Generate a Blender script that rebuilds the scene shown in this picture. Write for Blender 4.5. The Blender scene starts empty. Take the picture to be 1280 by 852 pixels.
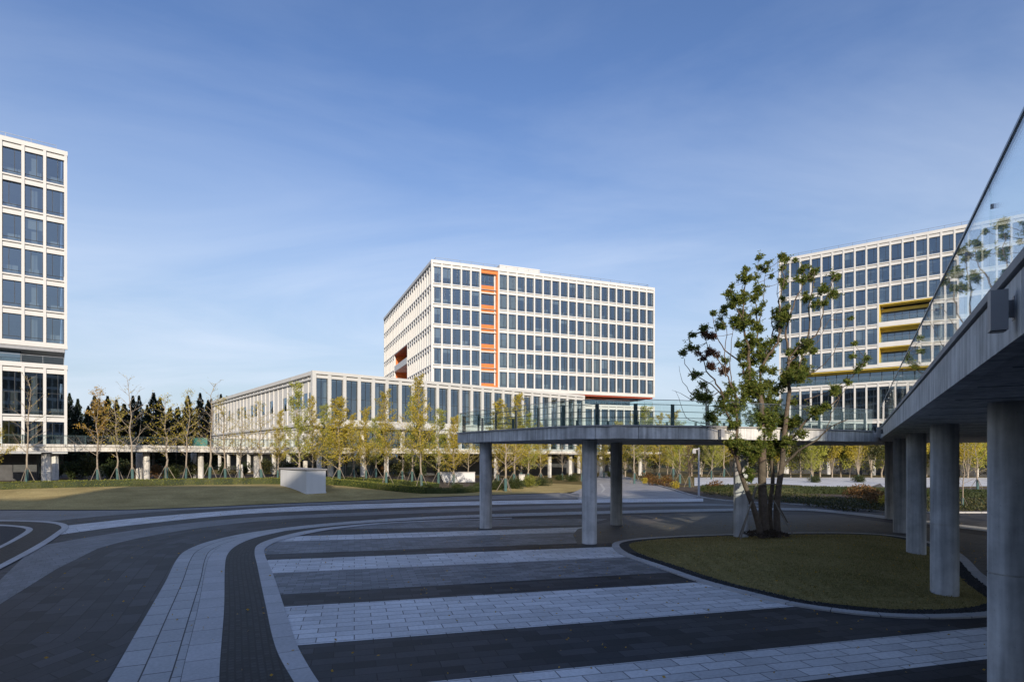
import bpy, bmesh, math, random
from mathutils import Vector, Matrix, geometry, noise as mnoise
R = math.radians
F, CX, HY, CZ = 740.0, 640.0, 569.0, 4.0      # surveyed from the photograph: focal length (px), horizon row, eye height
SUN_EL, SUN_AZ = 20.0, (0.16, -0.987)
scene = bpy.context.scene
col = scene.collection
def G(px, py, z=0.0):
    Y = (CZ - z) * F / (py - HY)
    return ((px - CX) / F * Y, Y)
def P(px, py, Y):
    return Vector(((px - CX) / F * Y, Y, CZ + (HY - py) / F * Y))
def tag(o, label=None, cat=None, group=None, kind=None):
    if label: o['label'] = label
    if cat: o['category'] = cat
    if group: o['group'] = group
    if kind: o['kind'] = kind
    return o
def empty(name, loc=(0, 0, 0), rz=0, **k):
    o = bpy.data.objects.new(name, None); col.objects.link(o)
    o.location = loc; o.rotation_euler = (0, 0, rz)
    return tag(o, **k)
def link(name, me, parent=None, loc=(0, 0, 0), rz=0, **k):
    o = bpy.data.objects.new(name, me); col.objects.link(o)
    o.parent = parent; o.location = loc; o.rotation_euler = (0, 0, rz)
    return tag(o, **k)
def copy_tree(o, parent=None):
    c = o.copy(); col.objects.link(c); c.parent = parent
    for ch in o.children: copy_tree(ch, c)
    return c
# ------------------------------------------------------------------ materials
def nt(name):
    m = bpy.data.materials.new(name); m.use_nodes = True
    t = m.node_tree; t.nodes.clear()
    out = t.nodes.new('ShaderNodeOutputMaterial')
    return m, t, out
def N(t, typ, **kw):
    n = t.nodes.new(typ)
    for k, v in kw.items():
        if k.startswith('i_'): n.inputs[k[2:].replace('_', ' ')].default_value = v
        else: setattr(n, k, v)
    return n
def c4(c): return (c[0], c[1], c[2], 1)
def mat(name, c, rough=.7, metal=0.0, var=.12, scale=3.0, bump=0.0, bscale=30.0, c2=None, spec=.5, streak=False, objrand=0.0):
    m, t, out = nt(name); L = t.links.new
    b = N(t, 'ShaderNodeBsdfPrincipled'); b.inputs['Roughness'].default_value = rough; b.inputs['Metallic'].default_value = metal
    b.inputs['Specular IOR Level'].default_value = spec
    L(b.outputs[0], out.inputs[0])
    tc = N(t, 'ShaderNodeTexCoord'); g = N(t, 'ShaderNodeNewGeometry')
    src = g.outputs['Position']
    if streak:
        mp = N(t, 'ShaderNodeMapping'); mp.inputs['Scale'].default_value = (1, 1, .12); L(src, mp.inputs[0]); src = mp.outputs[0]
    n1 = N(t, 'ShaderNodeTexNoise'); n1.inputs['Scale'].default_value = scale; n1.inputs['Detail'].default_value = 6; n1.inputs['Roughness'].default_value = .65
    L(src, n1.inputs['Vector'])
    cr = N(t, 'ShaderNodeValToRGB'); cr.color_ramp.elements[0].position = .3; cr.color_ramp.elements[1].position = .7
    a = c2 if c2 else tuple(x * (1 - var) for x in c); e = c if c2 else tuple(min(1, x * (1 + var)) for x in c)
    cr.color_ramp.elements[0].color = c4(a); cr.color_ramp.elements[1].color = c4(e)
    L(n1.outputs[0], cr.inputs[0]); o = cr.outputs[0]
    if objrand:
        oi = N(t, 'ShaderNodeObjectInfo'); mr = N(t, 'ShaderNodeMapRange'); mr.inputs['To Min'].default_value = 1 - objrand; mr.inputs['To Max'].default_value = 1 + objrand
        L(oi.outputs['Random'], mr.inputs[0]); vm = N(t, 'ShaderNodeVectorMath', operation='SCALE'); L(o, vm.inputs[0]); L(mr.outputs[0], vm.inputs['Scale']); o = vm.outputs[0]
    L(o, b.inputs['Base Color'])
    if bump:
        n2 = N(t, 'ShaderNodeTexNoise'); n2.inputs['Scale'].default_value = bscale; n2.inputs['Detail'].default_value = 4
        L(g.outputs['Position'], n2.inputs['Vector'])
        bp = N(t, 'ShaderNodeBump'); bp.inputs['Strength'].default_value = bump; bp.inputs['Distance'].default_value = .05
        L(n2.outputs[0], bp.inputs['Height']); L(bp.outputs[0], b.inputs['Normal'])
    return m
def paver(name, c, bw, bh, var=.25, mortar=(.02, .02, .022), ms=.012, rough=.6, offs=.5, contrast=1.0, stain=.18):
    m, t, out = nt(name); L = t.links.new
    b = N(t, 'ShaderNodeBsdfPrincipled'); b.inputs['Roughness'].default_value = rough; b.inputs['Specular IOR Level'].default_value = .25
    L(b.outputs[0], out.inputs[0])
    uv = N(t, 'ShaderNodeUVMap')
    br = N(t, 'ShaderNodeTexBrick'); br.offset = offs; br.inputs['Scale'].default_value = 1; br.inputs['Brick Width'].default_value = bw
    br.inputs['Row Height'].default_value = bh; br.inputs['Mortar Size'].default_value = ms; br.inputs['Mortar Smooth'].default_value = .3; br.inputs['Bias'].default_value = 0
    br.inputs['Color1'].default_value = c4([x * (1 - var) for x in c]); br.inputs['Color2'].default_value = c4([x * (1 + var) for x in c]); br.inputs['Mortar'].default_value = c4(mortar)
    L(uv.outputs[0], br.inputs['Vector'])
    n = N(t, 'ShaderNodeTexNoise'); n.inputs['Scale'].default_value = .35; n.inputs['Detail'].default_value = 8; n.inputs['Roughness'].default_value = .7
    L(uv.outputs[0], n.inputs['Vector'])
    mr = N(t, 'ShaderNodeMapRange'); mr.inputs['From Min'].default_value = .3; mr.inputs['From Max'].default_value = .7
    mr.inputs['To Min'].default_value = 1 - stain; mr.inputs['To Max'].default_value = 1 + stain; L(n.outputs[0], mr.inputs[0])
    n3 = N(t, 'ShaderNodeTexNoise'); n3.inputs['Scale'].default_value = 14; n3.inputs['Detail'].default_value = 5; L(uv.outputs[0], n3.inputs['Vector'])
    mr3 = N(t, 'ShaderNodeMapRange'); mr3.inputs['From Min'].default_value = .3; mr3.inputs['From Max'].default_value = .7
    mr3.inputs['To Min'].default_value = .88; mr3.inputs['To Max'].default_value = 1.12; L(n3.outputs[0], mr3.inputs[0])
    mm = N(t, 'ShaderNodeMath', operation='MULTIPLY'); L(mr.outputs[0], mm.inputs[0]); L(mr3.outputs[0], mm.inputs[1])
    vm = N(t, 'ShaderNodeVectorMath', operation='SCALE'); L(br.outputs[0], vm.inputs[0]); L(mm.outputs[0], vm.inputs['Scale'])
    L(vm.outputs[0], b.inputs['Base Color'])
    bp = N(t, 'ShaderNodeBump'); bp.inputs['Strength'].default_value = .35; bp.inputs['Distance'].default_value = .01; bp.invert = True
    L(br.outputs['Fac'], bp.inputs['Height']); L(bp.outputs[0], b.inputs['Normal'])
    return m
def glass(name, tint, ior=1.5, base=.0, ref=(1, 1, 1), rough=0.0):
    m, t, out = nt(name); L = t.links.new
    tr = N(t, 'ShaderNodeBsdfTransparent'); tr.inputs[0].default_value = c4(tint)
    gl = N(t, 'ShaderNodeBsdfGlossy'); gl.inputs['Color'].default_value = c4(ref); gl.inputs['Roughness'].default_value = rough
    gi = N(t, 'ShaderNodeNewGeometry'); dt = N(t, 'ShaderNodeVectorMath', operation='DOT_PRODUCT'); L(gi.outputs['Normal'], dt.inputs[0]); L(gi.outputs['Incoming'], dt.inputs[1])
    ab = N(t, 'ShaderNodeMath', operation='ABSOLUTE'); L(dt.outputs['Value'], ab.inputs[0]); iv = N(t, 'ShaderNodeMath', operation='SUBTRACT', use_clamp=True); iv.inputs[0].default_value = 1; L(ab.outputs[0], iv.inputs[1])
    pw = N(t, 'ShaderNodeMath', operation='POWER'); L(iv.outputs[0], pw.inputs[0]); pw.inputs[1].default_value = 5
    f0 = ((ior - 1) / (ior + 1)) ** 2; fr = N(t, 'ShaderNodeMath', operation='MULTIPLY_ADD'); L(pw.outputs[0], fr.inputs[0]); fr.inputs[1].default_value = 1 - f0; fr.inputs[2].default_value = f0
    mx = N(t, 'ShaderNodeMixShader')
    if base:
        ma = N(t, 'ShaderNodeMath', operation='ADD', use_clamp=True); ma.inputs[1].default_value = base; L(fr.outputs[0], ma.inputs[0]); L(ma.outputs[0], mx.inputs[0])
    else: L(fr.outputs[0], mx.inputs[0])
    # faint ripple so that reflections are not perfectly straight
    g = N(t, 'ShaderNodeNewGeometry'); n = N(t, 'ShaderNodeTexNoise'); n.inputs['Scale'].default_value = .6; L(g.outputs['Position'], n.inputs['Vector'])
    bp = N(t, 'ShaderNodeBump'); bp.inputs['Strength'].default_value = .05; bp.inputs['Distance'].default_value = .02; L(n.outputs[0], bp.inputs['Height']); L(bp.outputs[0], gl.inputs['Normal'])
    L(tr.outputs[0], mx.inputs[1]); L(gl.outputs[0], mx.inputs[2]); L(mx.outputs[0], out.inputs[0])
    return m
def leafmat(name, cols, trans=.35, scale=.8):
    m, t, out = nt(name); L = t.links.new
    g = N(t, 'ShaderNodeNewGeometry'); cr = N(t, 'ShaderNodeValToRGB')
    el = cr.color_ramp.elements
    while len(el) < len(cols): el.new(.5)
    for i, c in enumerate(cols): el[i].position = i / (len(cols) - 1); el[i].color = c4(c)
    L(g.outputs['Random Per Island'], cr.inputs[0])
    d = N(t, 'ShaderNodeBsdfPrincipled'); d.inputs['Roughness'].default_value = .55; d.inputs['Specular IOR Level'].default_value = .3
    tl = N(t, 'ShaderNodeBsdfTranslucent'); mx = N(t, 'ShaderNodeMixShader'); mx.inputs[0].default_value = trans
    L(cr.outputs[0], d.inputs['Base Color']); L(cr.outputs[0], tl.inputs[0]); L(d.outputs[0], mx.inputs[1]); L(tl.outputs[0], mx.inputs[2]); L(mx.outputs[0], out.inputs[0])
    return m
def grassmat(name, c1, c2, c3, scale=.25):
    m, t, out = nt(name); L = t.links.new
    b = N(t, 'ShaderNodeBsdfPrincipled'); b.inputs['Roughness'].default_value = .95; b.inputs['Specular IOR Level'].default_value = .1; L(b.outputs[0], out.inputs[0])
    g = N(t, 'ShaderNodeNewGeometry')
    n1 = N(t, 'ShaderNodeTexNoise'); n1.inputs['Scale'].default_value = scale; n1.inputs['Detail'].default_value = 8; n1.inputs['Roughness'].default_value = .7; L(g.outputs['Position'], n1.inputs['Vector'])
    n2 = N(t, 'ShaderNodeTexNoise'); n2.inputs['Scale'].default_value = 9; n2.inputs['Detail'].default_value = 6; n2.inputs['Roughness'].default_value = .8; L(g.outputs['Position'], n2.inputs['Vector'])
    cr = N(t, 'ShaderNodeValToRGB'); cr.color_ramp.elements[0].position = .36; cr.color_ramp.elements[1].position = .64
    cr.color_ramp.elements[0].color = c4(c1); cr.color_ramp.elements[1].color = c4(c2); L(n1.outputs[0], cr.inputs[0])
    cr2 = N(t, 'ShaderNodeValToRGB'); cr2.color_ramp.elements[0].position = .35; cr2.color_ramp.elements[1].position = .68
    cr2.color_ramp.elements[0].color = (.55, .55, .55, 1); cr2.color_ramp.elements[1].color = (1.35, 1.35, 1.3, 1); L(n2.outputs[0], cr2.inputs[0])
    mm = N(t, 'ShaderNodeMix', data_type='RGBA', blend_type='MULTIPLY'); mm.inputs[0].default_value = 1
    L(cr.outputs[0], mm.inputs[6]); L(cr2.outputs[0], mm.inputs[7]); L(mm.outputs[2], b.inputs['Base Color'])
    bp = N(t, 'ShaderNodeBump'); bp.inputs['Strength'].default_value = .25; bp.inputs['Distance'].default_value = .03; L(n2.outputs[0], bp.inputs['Height']); L(bp.outputs[0], b.inputs['Normal'])
    return m
def concrete(name, c, joints=1.4):
    m, t, out = nt(name); L = t.links.new
    b = N(t, 'ShaderNodeBsdfPrincipled'); b.inputs['Roughness'].default_value = .75; b.inputs['Specular IOR Level'].default_value = .3; L(b.outputs[0], out.inputs[0])
    g = N(t, 'ShaderNodeNewGeometry')
    n1 = N(t, 'ShaderNodeTexNoise'); n1.inputs['Scale'].default_value = 1.1; n1.inputs['Detail'].default_value = 9; n1.inputs['Roughness'].default_value = .68; L(g.outputs['Position'], n1.inputs['Vector'])
    mp = N(t, 'ShaderNodeMapping'); mp.inputs['Scale'].default_value = (7, 7, .35); L(g.outputs['Position'], mp.inputs[0])
    n2 = N(t, 'ShaderNodeTexNoise'); n2.inputs['Scale'].default_value = 1; n2.inputs['Detail'].default_value = 6; L(mp.outputs[0], n2.inputs['Vector'])
    ad = N(t, 'ShaderNodeMath', operation='ADD'); L(n1.outputs[0], ad.inputs[0]); L(n2.outputs[0], ad.inputs[1])
    mr = N(t, 'ShaderNodeMapRange'); mr.inputs['From Min'].default_value = .7; mr.inputs['From Max'].default_value = 1.3; mr.inputs['To Min'].default_value = .52; mr.inputs['To Max'].default_value = 1.32; L(ad.outputs[0], mr.inputs[0])
    # small air holes
    v = N(t, 'ShaderNodeTexVoronoi'); v.inputs['Scale'].default_value = 9; L(g.outputs['Position'], v.inputs['Vector'])
    lt = N(t, 'ShaderNodeMapRange'); lt.inputs['From Min'].default_value = .05; lt.inputs['From Max'].default_value = .12; lt.inputs['To Min'].default_value = .72; lt.inputs['To Max'].default_value = 1; L(v.outputs['Distance'], lt.inputs[0])
    mu = N(t, 'ShaderNodeMath', operation='MULTIPLY'); L(mr.outputs[0], mu.inputs[0]); L(lt.outputs[0], mu.inputs[1])
    vm = N(t, 'ShaderNodeVectorMath', operation='SCALE'); vm.inputs[0].default_value = c; L(mu.outputs[0], vm.inputs['Scale']); L(vm.outputs[0], b.inputs['Base Color'])
    bp = N(t, 'ShaderNodeBump'); bp.inputs['Strength'].default_value = .25; bp.inputs['Distance'].default_value = .02; L(mu.outputs[0], bp.inputs['Height']); L(bp.outputs[0], b.inputs['Normal'])
    return m
M = {}
M['white'] = mat('white_panel', (.575, .57, .55), .55, var=.05, scale=.6, streak=True)
M['grey_panel'] = mat('grey_panel', (.52, .52, .50), .5, var=.07, scale=.5, streak=True)
M['soffit'] = mat('soffit', (.30, .31, .33), .7, var=.1)
M['gfloor'] = mat('shade_dark_floor_wall', (.07, .072, .075), .5, var=.3, scale=1)  # recess shade put into the dark colour of the set-back ground floors
M['frame'] = mat('dark_frame', (.035, .04, .045), .4, metal=.3, var=.1)
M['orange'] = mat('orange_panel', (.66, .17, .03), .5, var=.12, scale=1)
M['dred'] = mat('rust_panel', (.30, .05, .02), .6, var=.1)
M['yellow'] = mat('yellow_panel', (.58, .42, .06), .5, var=.1, scale=1)
M['inter'] = mat('interior', (.30, .29, .27), .8, var=.3, scale=.4)
M['ceil'] = mat('ceiling', (.55, .54, .5), .8, var=.06)
M['olive'] = mat('stair_wall', (.55, .48, .30), .8, var=.25, scale=1.5)
M['blind'] = mat('blind', (.6, .58, .52), .8, var=.05)
M['winglass'] = glass('window_glass', (.36, .42, .46), 1.55, .17, (.66, .82, 1.0))
M['railglass'] = glass('rail_glass', (.92, .965, .96), 1.5, .0)
M['concrete'] = concrete('concrete', (.52, .515, .50))
M['fascia'] = concrete('fascia_panel', (.60, .60, .585))
M['concl'] = concrete('concrete_light', (.60, .58, .53))
M['coping'] = mat('stone_coping', (.35, .34, .33), .7, var=.1)
M['metal'] = mat('metal_edge', (.30, .31, .32), .35, metal=.8, var=.05)
M['gmetal'] = mat('green_grey_metal', (.045, .075, .075), .4, metal=.4, var=.1)
M['lampgrey'] = mat('lamp_grey', (.34, .34, .35), .5, metal=.2, var=.06)
M['plaza'] = paver('dark_pavers', (.036, .036, .040), .8, .36, .5, (.010, .010, .012), .012, stain=.3)
M['pl_light'] = paver('light_pavers', (.60, .60, .61), .8, .36, .16, (.16, .16, .165), .014, stain=.16)
M['pl_mid'] = paver('mid_pavers', (.19, .195, .205), .5, .2, .3, (.06, .06, .065), .009)
M['pl_big'] = paver('light_slabs', (.39, .395, .40), 1.0, .5, .10, (.045, .045, .05), .016, offs=.37, stain=.12)
M['pl_curve_mid'] = paver('mid_slabs', (.175, .18, .19), .8, .5, .13, (.06, .06, .065), .012)
M['pl_curve_dark'] = paver('dark_slabs', (.038, .037, .041), .9, .45, .5, (.011, .011, .012), .014, stain=.3)
M['cobble'] = paver('black_cobbles', (.022, .022, .024), .16, .13, .6, (.004, .004, .005), .022)
M['kerb'] = paver('kerb_stone', (.42, .42, .43), 1.1, 2.0, .08, (.08, .08, .08), .012)
M['brown'] = paver('brown_setts', (.12, .112, .106), .25, .12, .18, (.05, .046, .042), .008)
M['court'] = paver('court_pavers', (.58, .59, .61), 1.2, .6, .08, (.25, .25, .26), .01)
M['road'] = paver('road_slabs', (.30, .30, .31), 1.0, .5, .1, (.15, .15, .15), .01)
M['paint'] = mat('road_paint', (.42, .42, .41), .6, var=.1)
M['gravel'] = mat('gravel_dark', (.03, .03, .033), .8, var=.6, scale=18, bump=.8, bscale=25)
M['lawn'] = grassmat('lawn', (.30, .235, .10), (.50, .395, .18), None, .22)
M['lawn2'] = grassmat('island_lawn', (.19, .155, .055), (.33, .265, .11), None, .3)
M['ground'] = grassmat('rough_ground', (.10, .08, .035), (.20, .155, .06), None, .12)
M['soil'] = mat('soil', (.06, .042, .028), .95, var=.4, scale=2, bump=.8, bscale=8)
M['bark'] = mat('bark', (.12, .09, .065), .9, var=.35, scale=6, bump=.8, bscale=18)
M['bark2'] = mat('pale_bark', (.30, .25, .19), .9, var=.25, scale=5)
M['stake'] = mat('stake_wood', (.20, .17, .13), .85, var=.2)
M['wrap'] = mat('green_trunk_wrap', (.06, .12, .11), .85, var=.2)
M['camphor'] = leafmat('broad_leaf', [(.06, .10, .02), (.11, .165, .032), (.18, .23, .04), (.27, .29, .06), (.20, .19, .05)], .5)
M['redleaf'] = leafmat('rusty_leaf', [(.10, .045, .04), (.16, .07, .04), (.12, .09, .04)], .3)
M['ginkgo'] = leafmat('yellow_leaf', [(.28, .25, .035), (.50, .41, .05), (.66, .50, .07), (.40, .36, .05)], .4)
M['ginkgo2'] = leafmat('amber_leaf', [(.42, .24, .04), (.60, .37, .06), (.40, .29, .06)], .4)
M['ginkgo3'] = leafmat('green_yellow_leaf', [(.19, .23, .04), (.36, .38, .055), (.50, .48, .08), (.28, .28, .05)], .4)
M['conifer'] = leafmat('needle', [(.016, .026, .016), (.026, .040, .022), (.040, .054, .028)], .15)
M['hedge'] = leafmat('hedge_leaf', [(.10, .12, .02), (.20, .22, .04), (.32, .31, .07)], .3)
M['hedged'] = leafmat('dark_hedge_leaf', [(.025, .04, .012), (.05, .07, .02), (.08, .09, .03)], .25)
M['shrub'] = leafmat('shrub_leaf', [(.03, .045, .015), (.06, .07, .025), (.12, .10, .03)], .25)
M['rustshrub'] = leafmat('rust_shrub_leaf', [(.16, .07, .025), (.22, .12, .04), (.12, .09, .04)], .3)
M['blade'] = leafmat('grass_blade', [(.16, .135, .04), (.27, .225, .08), (.40, .33, .15)], .3)
M['signteal'] = mat('teal_sign', (.05, .20, .17), .5, var=.05)
M['white_wall'] = mat('white_render', (.62, .63, .64), .8, var=.06, scale=1, streak=True)
M['lens'] = mat('lamp_lens', (.03, .03, .035), .15, var=.02)
# ------------------------------------------------------------------ mesh collector
class MB:
    def __init__(s): s.v = []; s.f = []; s.m = []; s.uv = None; s.smooth = []
    def quad(s, a, b, c, d, m=0, sm=False):
        n = len(s.v); s.v += [a, b, c, d]; s.f.append((n, n+1, n+2, n+3)); s.m.append(m); s.smooth.append(sm)
    def tri(s, a, b, c, m=0):
        n = len(s.v); s.v += [a, b, c]; s.f.append((n, n+1, n+2)); s.m.append(m); s.smooth.append(False)
    def hexa(s, p, m=0):      # p: 4 bottom, 4 top
        n = len(s.v); s.v += p
        for q in ((0, 3, 2, 1), (4, 5, 6, 7), (0, 1, 5, 4), (1, 2, 6, 5), (2, 3, 7, 6), (3, 0, 4, 7)):
            s.f.append(tuple(n + k for k in q)); s.m.append(m); s.smooth.append(False)
    def box(s, x0, x1, y0, y1, z0, z1, m=0, T=None):
        p = [(x0, y0, z0), (x1, y0, z0), (x1, y1, z0), (x0, y1, z0), (x0, y0, z1), (x1, y0, z1), (x1, y1, z1), (x0, y1, z1)]
        if T: p = [T(*q) for q in p]
        s.hexa(p, m)
    def bar(s, a, b, w, h, m=0, up=(0, 0, 1)):   # beam from a to b, w across, h along up
        a = Vector(a); b = Vector(b); d = (b - a).normalized(); u = Vector(up)
        r = d.cross(u)
        if r.length < 1e-4: r = d.cross(Vector((1, 0, 0)))
        r.normalize(); u = r.cross(d).normalized()
        r *= w / 2; u *= h / 2
        s.hexa([tuple(q) for q in (a - r - u, a + r - u, b + r - u, b - r - u, a - r + u, a + r + u, b + r + u, b - r + u)], m)
    def tube(s, pts, rad, n=8, m=0, cap=True):
        pts = [Vector(p) for p in pts]; base = len(s.v); k = len(pts)
        for i, p in enumerate(pts):
            d = (pts[min(i+1, k-1)] - pts[max(i-1, 0)]).normalized()
            a = d.cross(Vector((0.3, 1, 0.1)));
            if a.length < .1: a = d.cross(Vector((1, 0, 0)))
            a.normalize(); b = d.cross(a)
            r = rad[i] if hasattr(rad, '__len__') else rad
            for j in range(n):
                t = 2 * math.pi * j / n
                s.v.append(tuple(p + a * (math.cos(t) * r) + b * (math.sin(t) * r)))
        for i in range(k - 1):
            for j in range(n):
                j2 = (j + 1) % n
                s.f.append((base + i*n + j, base + i*n + j2, base + (i+1)*n + j2, base + (i+1)*n + j)); s.m.append(m); s.smooth.append(True)
        if cap:
            for q in (0, k - 1):
                s.f.append(tuple(base + q*n + j for j in range(n))); s.m.append(m); s.smooth.append(False)
    def leaf(s, p, d, l, w, rnd, m=0):
        d = Vector(d).normalized(); a = d.cross(Vector((rnd.uniform(-1, 1), rnd.uniform(-1, 1), rnd.uniform(-1, 1))))
        if a.length < .05: a = d.cross(Vector((0, 0, 1)))
        a.normalize(); a *= w / 2; p = Vector(p)
        s.quad(tuple(p), tuple(p + d * l * .5 + a), tuple(p + d * l), tuple(p + d * l * .5 - a), m)
    def mesh(s, name, mats):
        me = bpy.data.meshes.new(name); me.from_pydata(s.v, [], s.f)
        for q in (mats if isinstance(mats, (list, tuple)) else [mats]): me.materials.append(q)
        me.polygons.foreach_set('material_index', s.m); me.polygons.foreach_set('use_smooth', s.smooth)
        if s.uv is not None:
            ul = me.uv_layers.new(name='UVMap')
            for lp in me.loops: ul.data[lp.index].uv = s.uv[lp.vertex_index]
        me.update(); return me
    def build(s, name, mats, parent=None, loc=(0, 0, 0), rz=0, **k):
        return link(name, s.mesh(name, mats), parent, loc, rz, **k)
# ------------------------------------------------------------------ curves
def smooth(pts, step=1.0, closed=False):
    n = len(pts); out = []
    rng = range(n if closed else n - 1)
    for i in rng:
        if closed: p0, p1, p2, p3 = pts[(i-1) % n], pts[i], pts[(i+1) % n], pts[(i+2) % n]
        else: p0, p1, p2, p3 = pts[max(i-1, 0)], pts[i], pts[i+1], pts[min(i+2, n-1)]
        d = math.dist(p1, p2); k = max(2, int(d / step) + 1); k = min(k, 40)
        # centripetal-like: clamp tangents to segment length to avoid overshoot
        def tan(a, b, c):
            t = [(c[j] - a[j]) for j in range(len(a))]; L = math.dist(a, c) or 1
            return [x / L for x in t]
        t1 = tan(p0, p1, p2); t2 = tan(p1, p2, p3)
        for q in range(k):
            t = q / k; h00 = 2*t**3 - 3*t**2 + 1; h10 = t**3 - 2*t**2 + t; h01 = -2*t**3 + 3*t**2; h11 = t**3 - t**2
            out.append(tuple(h00*p1[j] + h10*d*t1[j] + h01*p2[j] + h11*d*t2[j] for j in range(len(p1))))
    if not closed: out.append(tuple(pts[-1]))
    return out
def resample(pts, n):
    L = [0]
    for a, b in zip(pts, pts[1:]): L.append(L[-1] + math.dist(a, b))
    out = []; j = 0
    for i in range(n):
        t = L[-1] * i / (n - 1)
        while j < len(L) - 2 and L[j+1] < t: j += 1
        q = (t - L[j]) / max(1e-9, L[j+1] - L[j]); a, b = pts[j], pts[j+1]
        out.append(tuple(a[k] + (b[k] - a[k]) * q for k in range(len(a))))
    return out
def gcurve(pp, step=.8): return smooth([G(*p) for p in pp], step)
def ribbon(name, A, B, z, m, n=160, **k):
    """a flat band between two ground curves, its paving laid along the band"""
    A = resample(A, n * 3); n0 = n
    A2 = resample(A, n); mb = MB(); mb.uv = []; s = 0; js = 0
    Bd = resample(B, n * 4)
    prev = None; j0 = 0
    for i, a in enumerate(A2):
        # nearest point on B, moving forward only, keeps the rows square to the band
        best = None; jb = j0
        for j in range(j0, min(len(Bd), j0 + 60)):
            d = math.dist(a, Bd[j])
            if best is None or d < best: best = d; jb = j
        if i == n - 1: jb = len(Bd) - 1
        if i == 0: jb = 0
        j0 = jb; b = Bd[jb]
        mid = ((a[0]+b[0])/2, (a[1]+b[1])/2)
        if prev: s += math.dist(prev, mid)
        prev = mid
        mb.v += [(a[0], a[1], z), (b[0], b[1], z)]; mb.uv += [(s, 0), (s, math.dist(a, b))]
        if i: q = 2 * i; mb.f.append((q - 2, q, q + 1, q - 1)); mb.m.append(0); mb.smooth.append(False)
    return mb.build(name, m, kind='structure', **k)
def flat(name, pts, z, m, ang=0.0, **k):
    mb = MB(); mb.uv = []; ca, sa = math.cos(ang), math.sin(ang)
    tris = geometry.tessellate_polygon([[Vector((p[0], p[1], 0)) for p in pts]])
    for p in pts: mb.v.append((p[0], p[1], z)); mb.uv.append((p[0]*ca + p[1]*sa, -p[0]*sa + p[1]*ca))
    for t in tris:
        a, b, c = [pts[i] for i in t]
        if (b[0]-a[0])*(c[1]-a[1]) - (b[1]-a[1])*(c[0]-a[0]) < 0: t = (t[0], t[2], t[1])
        mb.f.append(tuple(t)); mb.m.append(0); mb.smooth.append(False)
    return mb.build(name, m, kind='structure', **k)
def sstep(t): t = max(0, min(1, t)); return t*t*(3-2*t)
LE = [(-140, 36), (-60, 41.5), (-37.6, 43.5), (-24.6, 45.5), (-14, 52), (-3.7, 58.6), (5.1, 63), (12, 68), (30, 80), (200, 120)]
def yf(x):
    for a, b in zip(LE, LE[1:]):
        if x <= b[0]: return a[1] + (b[1]-a[1]) * max(0, (x-a[0])) / (b[0]-a[0])
    return LE[-1][1]
def gz(x, y):
    return .8 * sstep((y - yf(x) - .3) / 17) * sstep((6 - x) / 30)
# ------------------------------------------------------------------ setting: ground and paving
def ground():
    xs = [-1500, -700, -400, -260, -180] + [-140 + 2.5*i for i in range(100)] + [115, 140, 180, 260, 400, 700, 1500]
    ys = [-600, -200, -80, -40, -20, 0, 15, 25, 32] + [36 + 1.5*i for i in range(56)] + [125, 135, 150, 175, 210, 260, 350, 500, 800, 1500, 3000]
    mb = MB(); W = len(xs)
    for y in ys:
        for x in xs: mb.v.append((x, y, gz(x, y) - .03))
    for j in range(len(ys) - 1):
        for i in range(W - 1):
            mb.f.append((j*W+i, j*W+i+1, (j+1)*W+i+1, (j+1)*W+i)); mb.m.append(0); mb.smooth.append(True)
    mb.build('ground', M['ground'], kind='structure')
ground()
# plaza sheet
lawn_px = [(-60, 640), (0, 637.5), (151, 637.5), (240, 634.5), (340, 630), (440, 626), (520, 622.5), (593, 619.5), (700, 616)]
lawn_edge = [(-150, 34)] + [(-70, 40.5)] + gcurve(lawn_px[1:])
bed_px = [(838, 611), (873, 621), (920, 627), (1000, 631), (1060, 636), (1110, 640.5), (1200, 641), (1290, 641)]
bed_edge = gcurve(bed_px) + [(60, 42)]
plaza = lawn_edge + [G(728, 613), G(748, 597), G(779, 597), G(800, 603)] + bed_edge + [(70, -40), (-150, -40)]
stripe_dir = None
a0 = G(534, 852); a1 = G(1232, 783.5); sd = math.atan2(a1[1]-a0[1], a1[0]-a0[0])
flat('plaza_paving', plaza, .000, M['plaza'], sd)
Z = [.004 * i for i in range(1, 12)]
# straight stripes
S = [((994.5, 852), (1232, 823.4)), ((534, 852), (1232, 783.5)), ((372, 806), (800, 772.7)), ((354.7, 758), (800, 731.6)), ((350, 742.6), (800, 717)),
     ((341, 716), (800, 695)), ((335, 699.6), (765, 683)), ((331, 692.6), (765, 677)), ((335, 677), (730, 664.5)), ((366, 670), (667, 660.5)), ((390, 662), (730, 656))]
XR = [24, 24, 24, 22, 20, 16, 9.5, 9, 6.0, 6.0, 8]
XL = [403, 392, 372-9, 354-9, 350-8, 341-8, 335-8, 331-6, 331, 350, 380]
def sline(i, xr=None):
    a, b = G(*S[i][0]), G(*S[i][1]); k = (b[1]-a[1]) / (b[0]-a[0])
    # left end where the line meets the kerb band
    xl = None
    px = XL[i]; best = None
    for q in range(-400, 400):
        X = a[0] + q * .1 * 1.0; Y = a[1] + (X - a[0]) * k
        if Y < 4: continue
        e = abs(X / Y * F + CX - px)
        if best is None or e < best: best = e; xl = X
    xr = XR[i] if xr is None else xr
    return (xl, a[1] + (xl - a[0]) * k), (xr, a[1] + (xr - a[0]) * k)
def stripe(i, j, m, z, xr):
    a, b = sline(i, xr), sline(j, xr)
    flat('paving_stripe', [b[0], b[1], a[1], a[0]], z, m, sd)
stripe(1, 0, M['pl_light'], Z[0], 24); stripe(3, 2, M['pl_light'], Z[0], 22); stripe(6, 5, M['pl_light'], Z[0], 12); stripe(9, 8, M['pl_light'], Z[0], 6)
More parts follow.
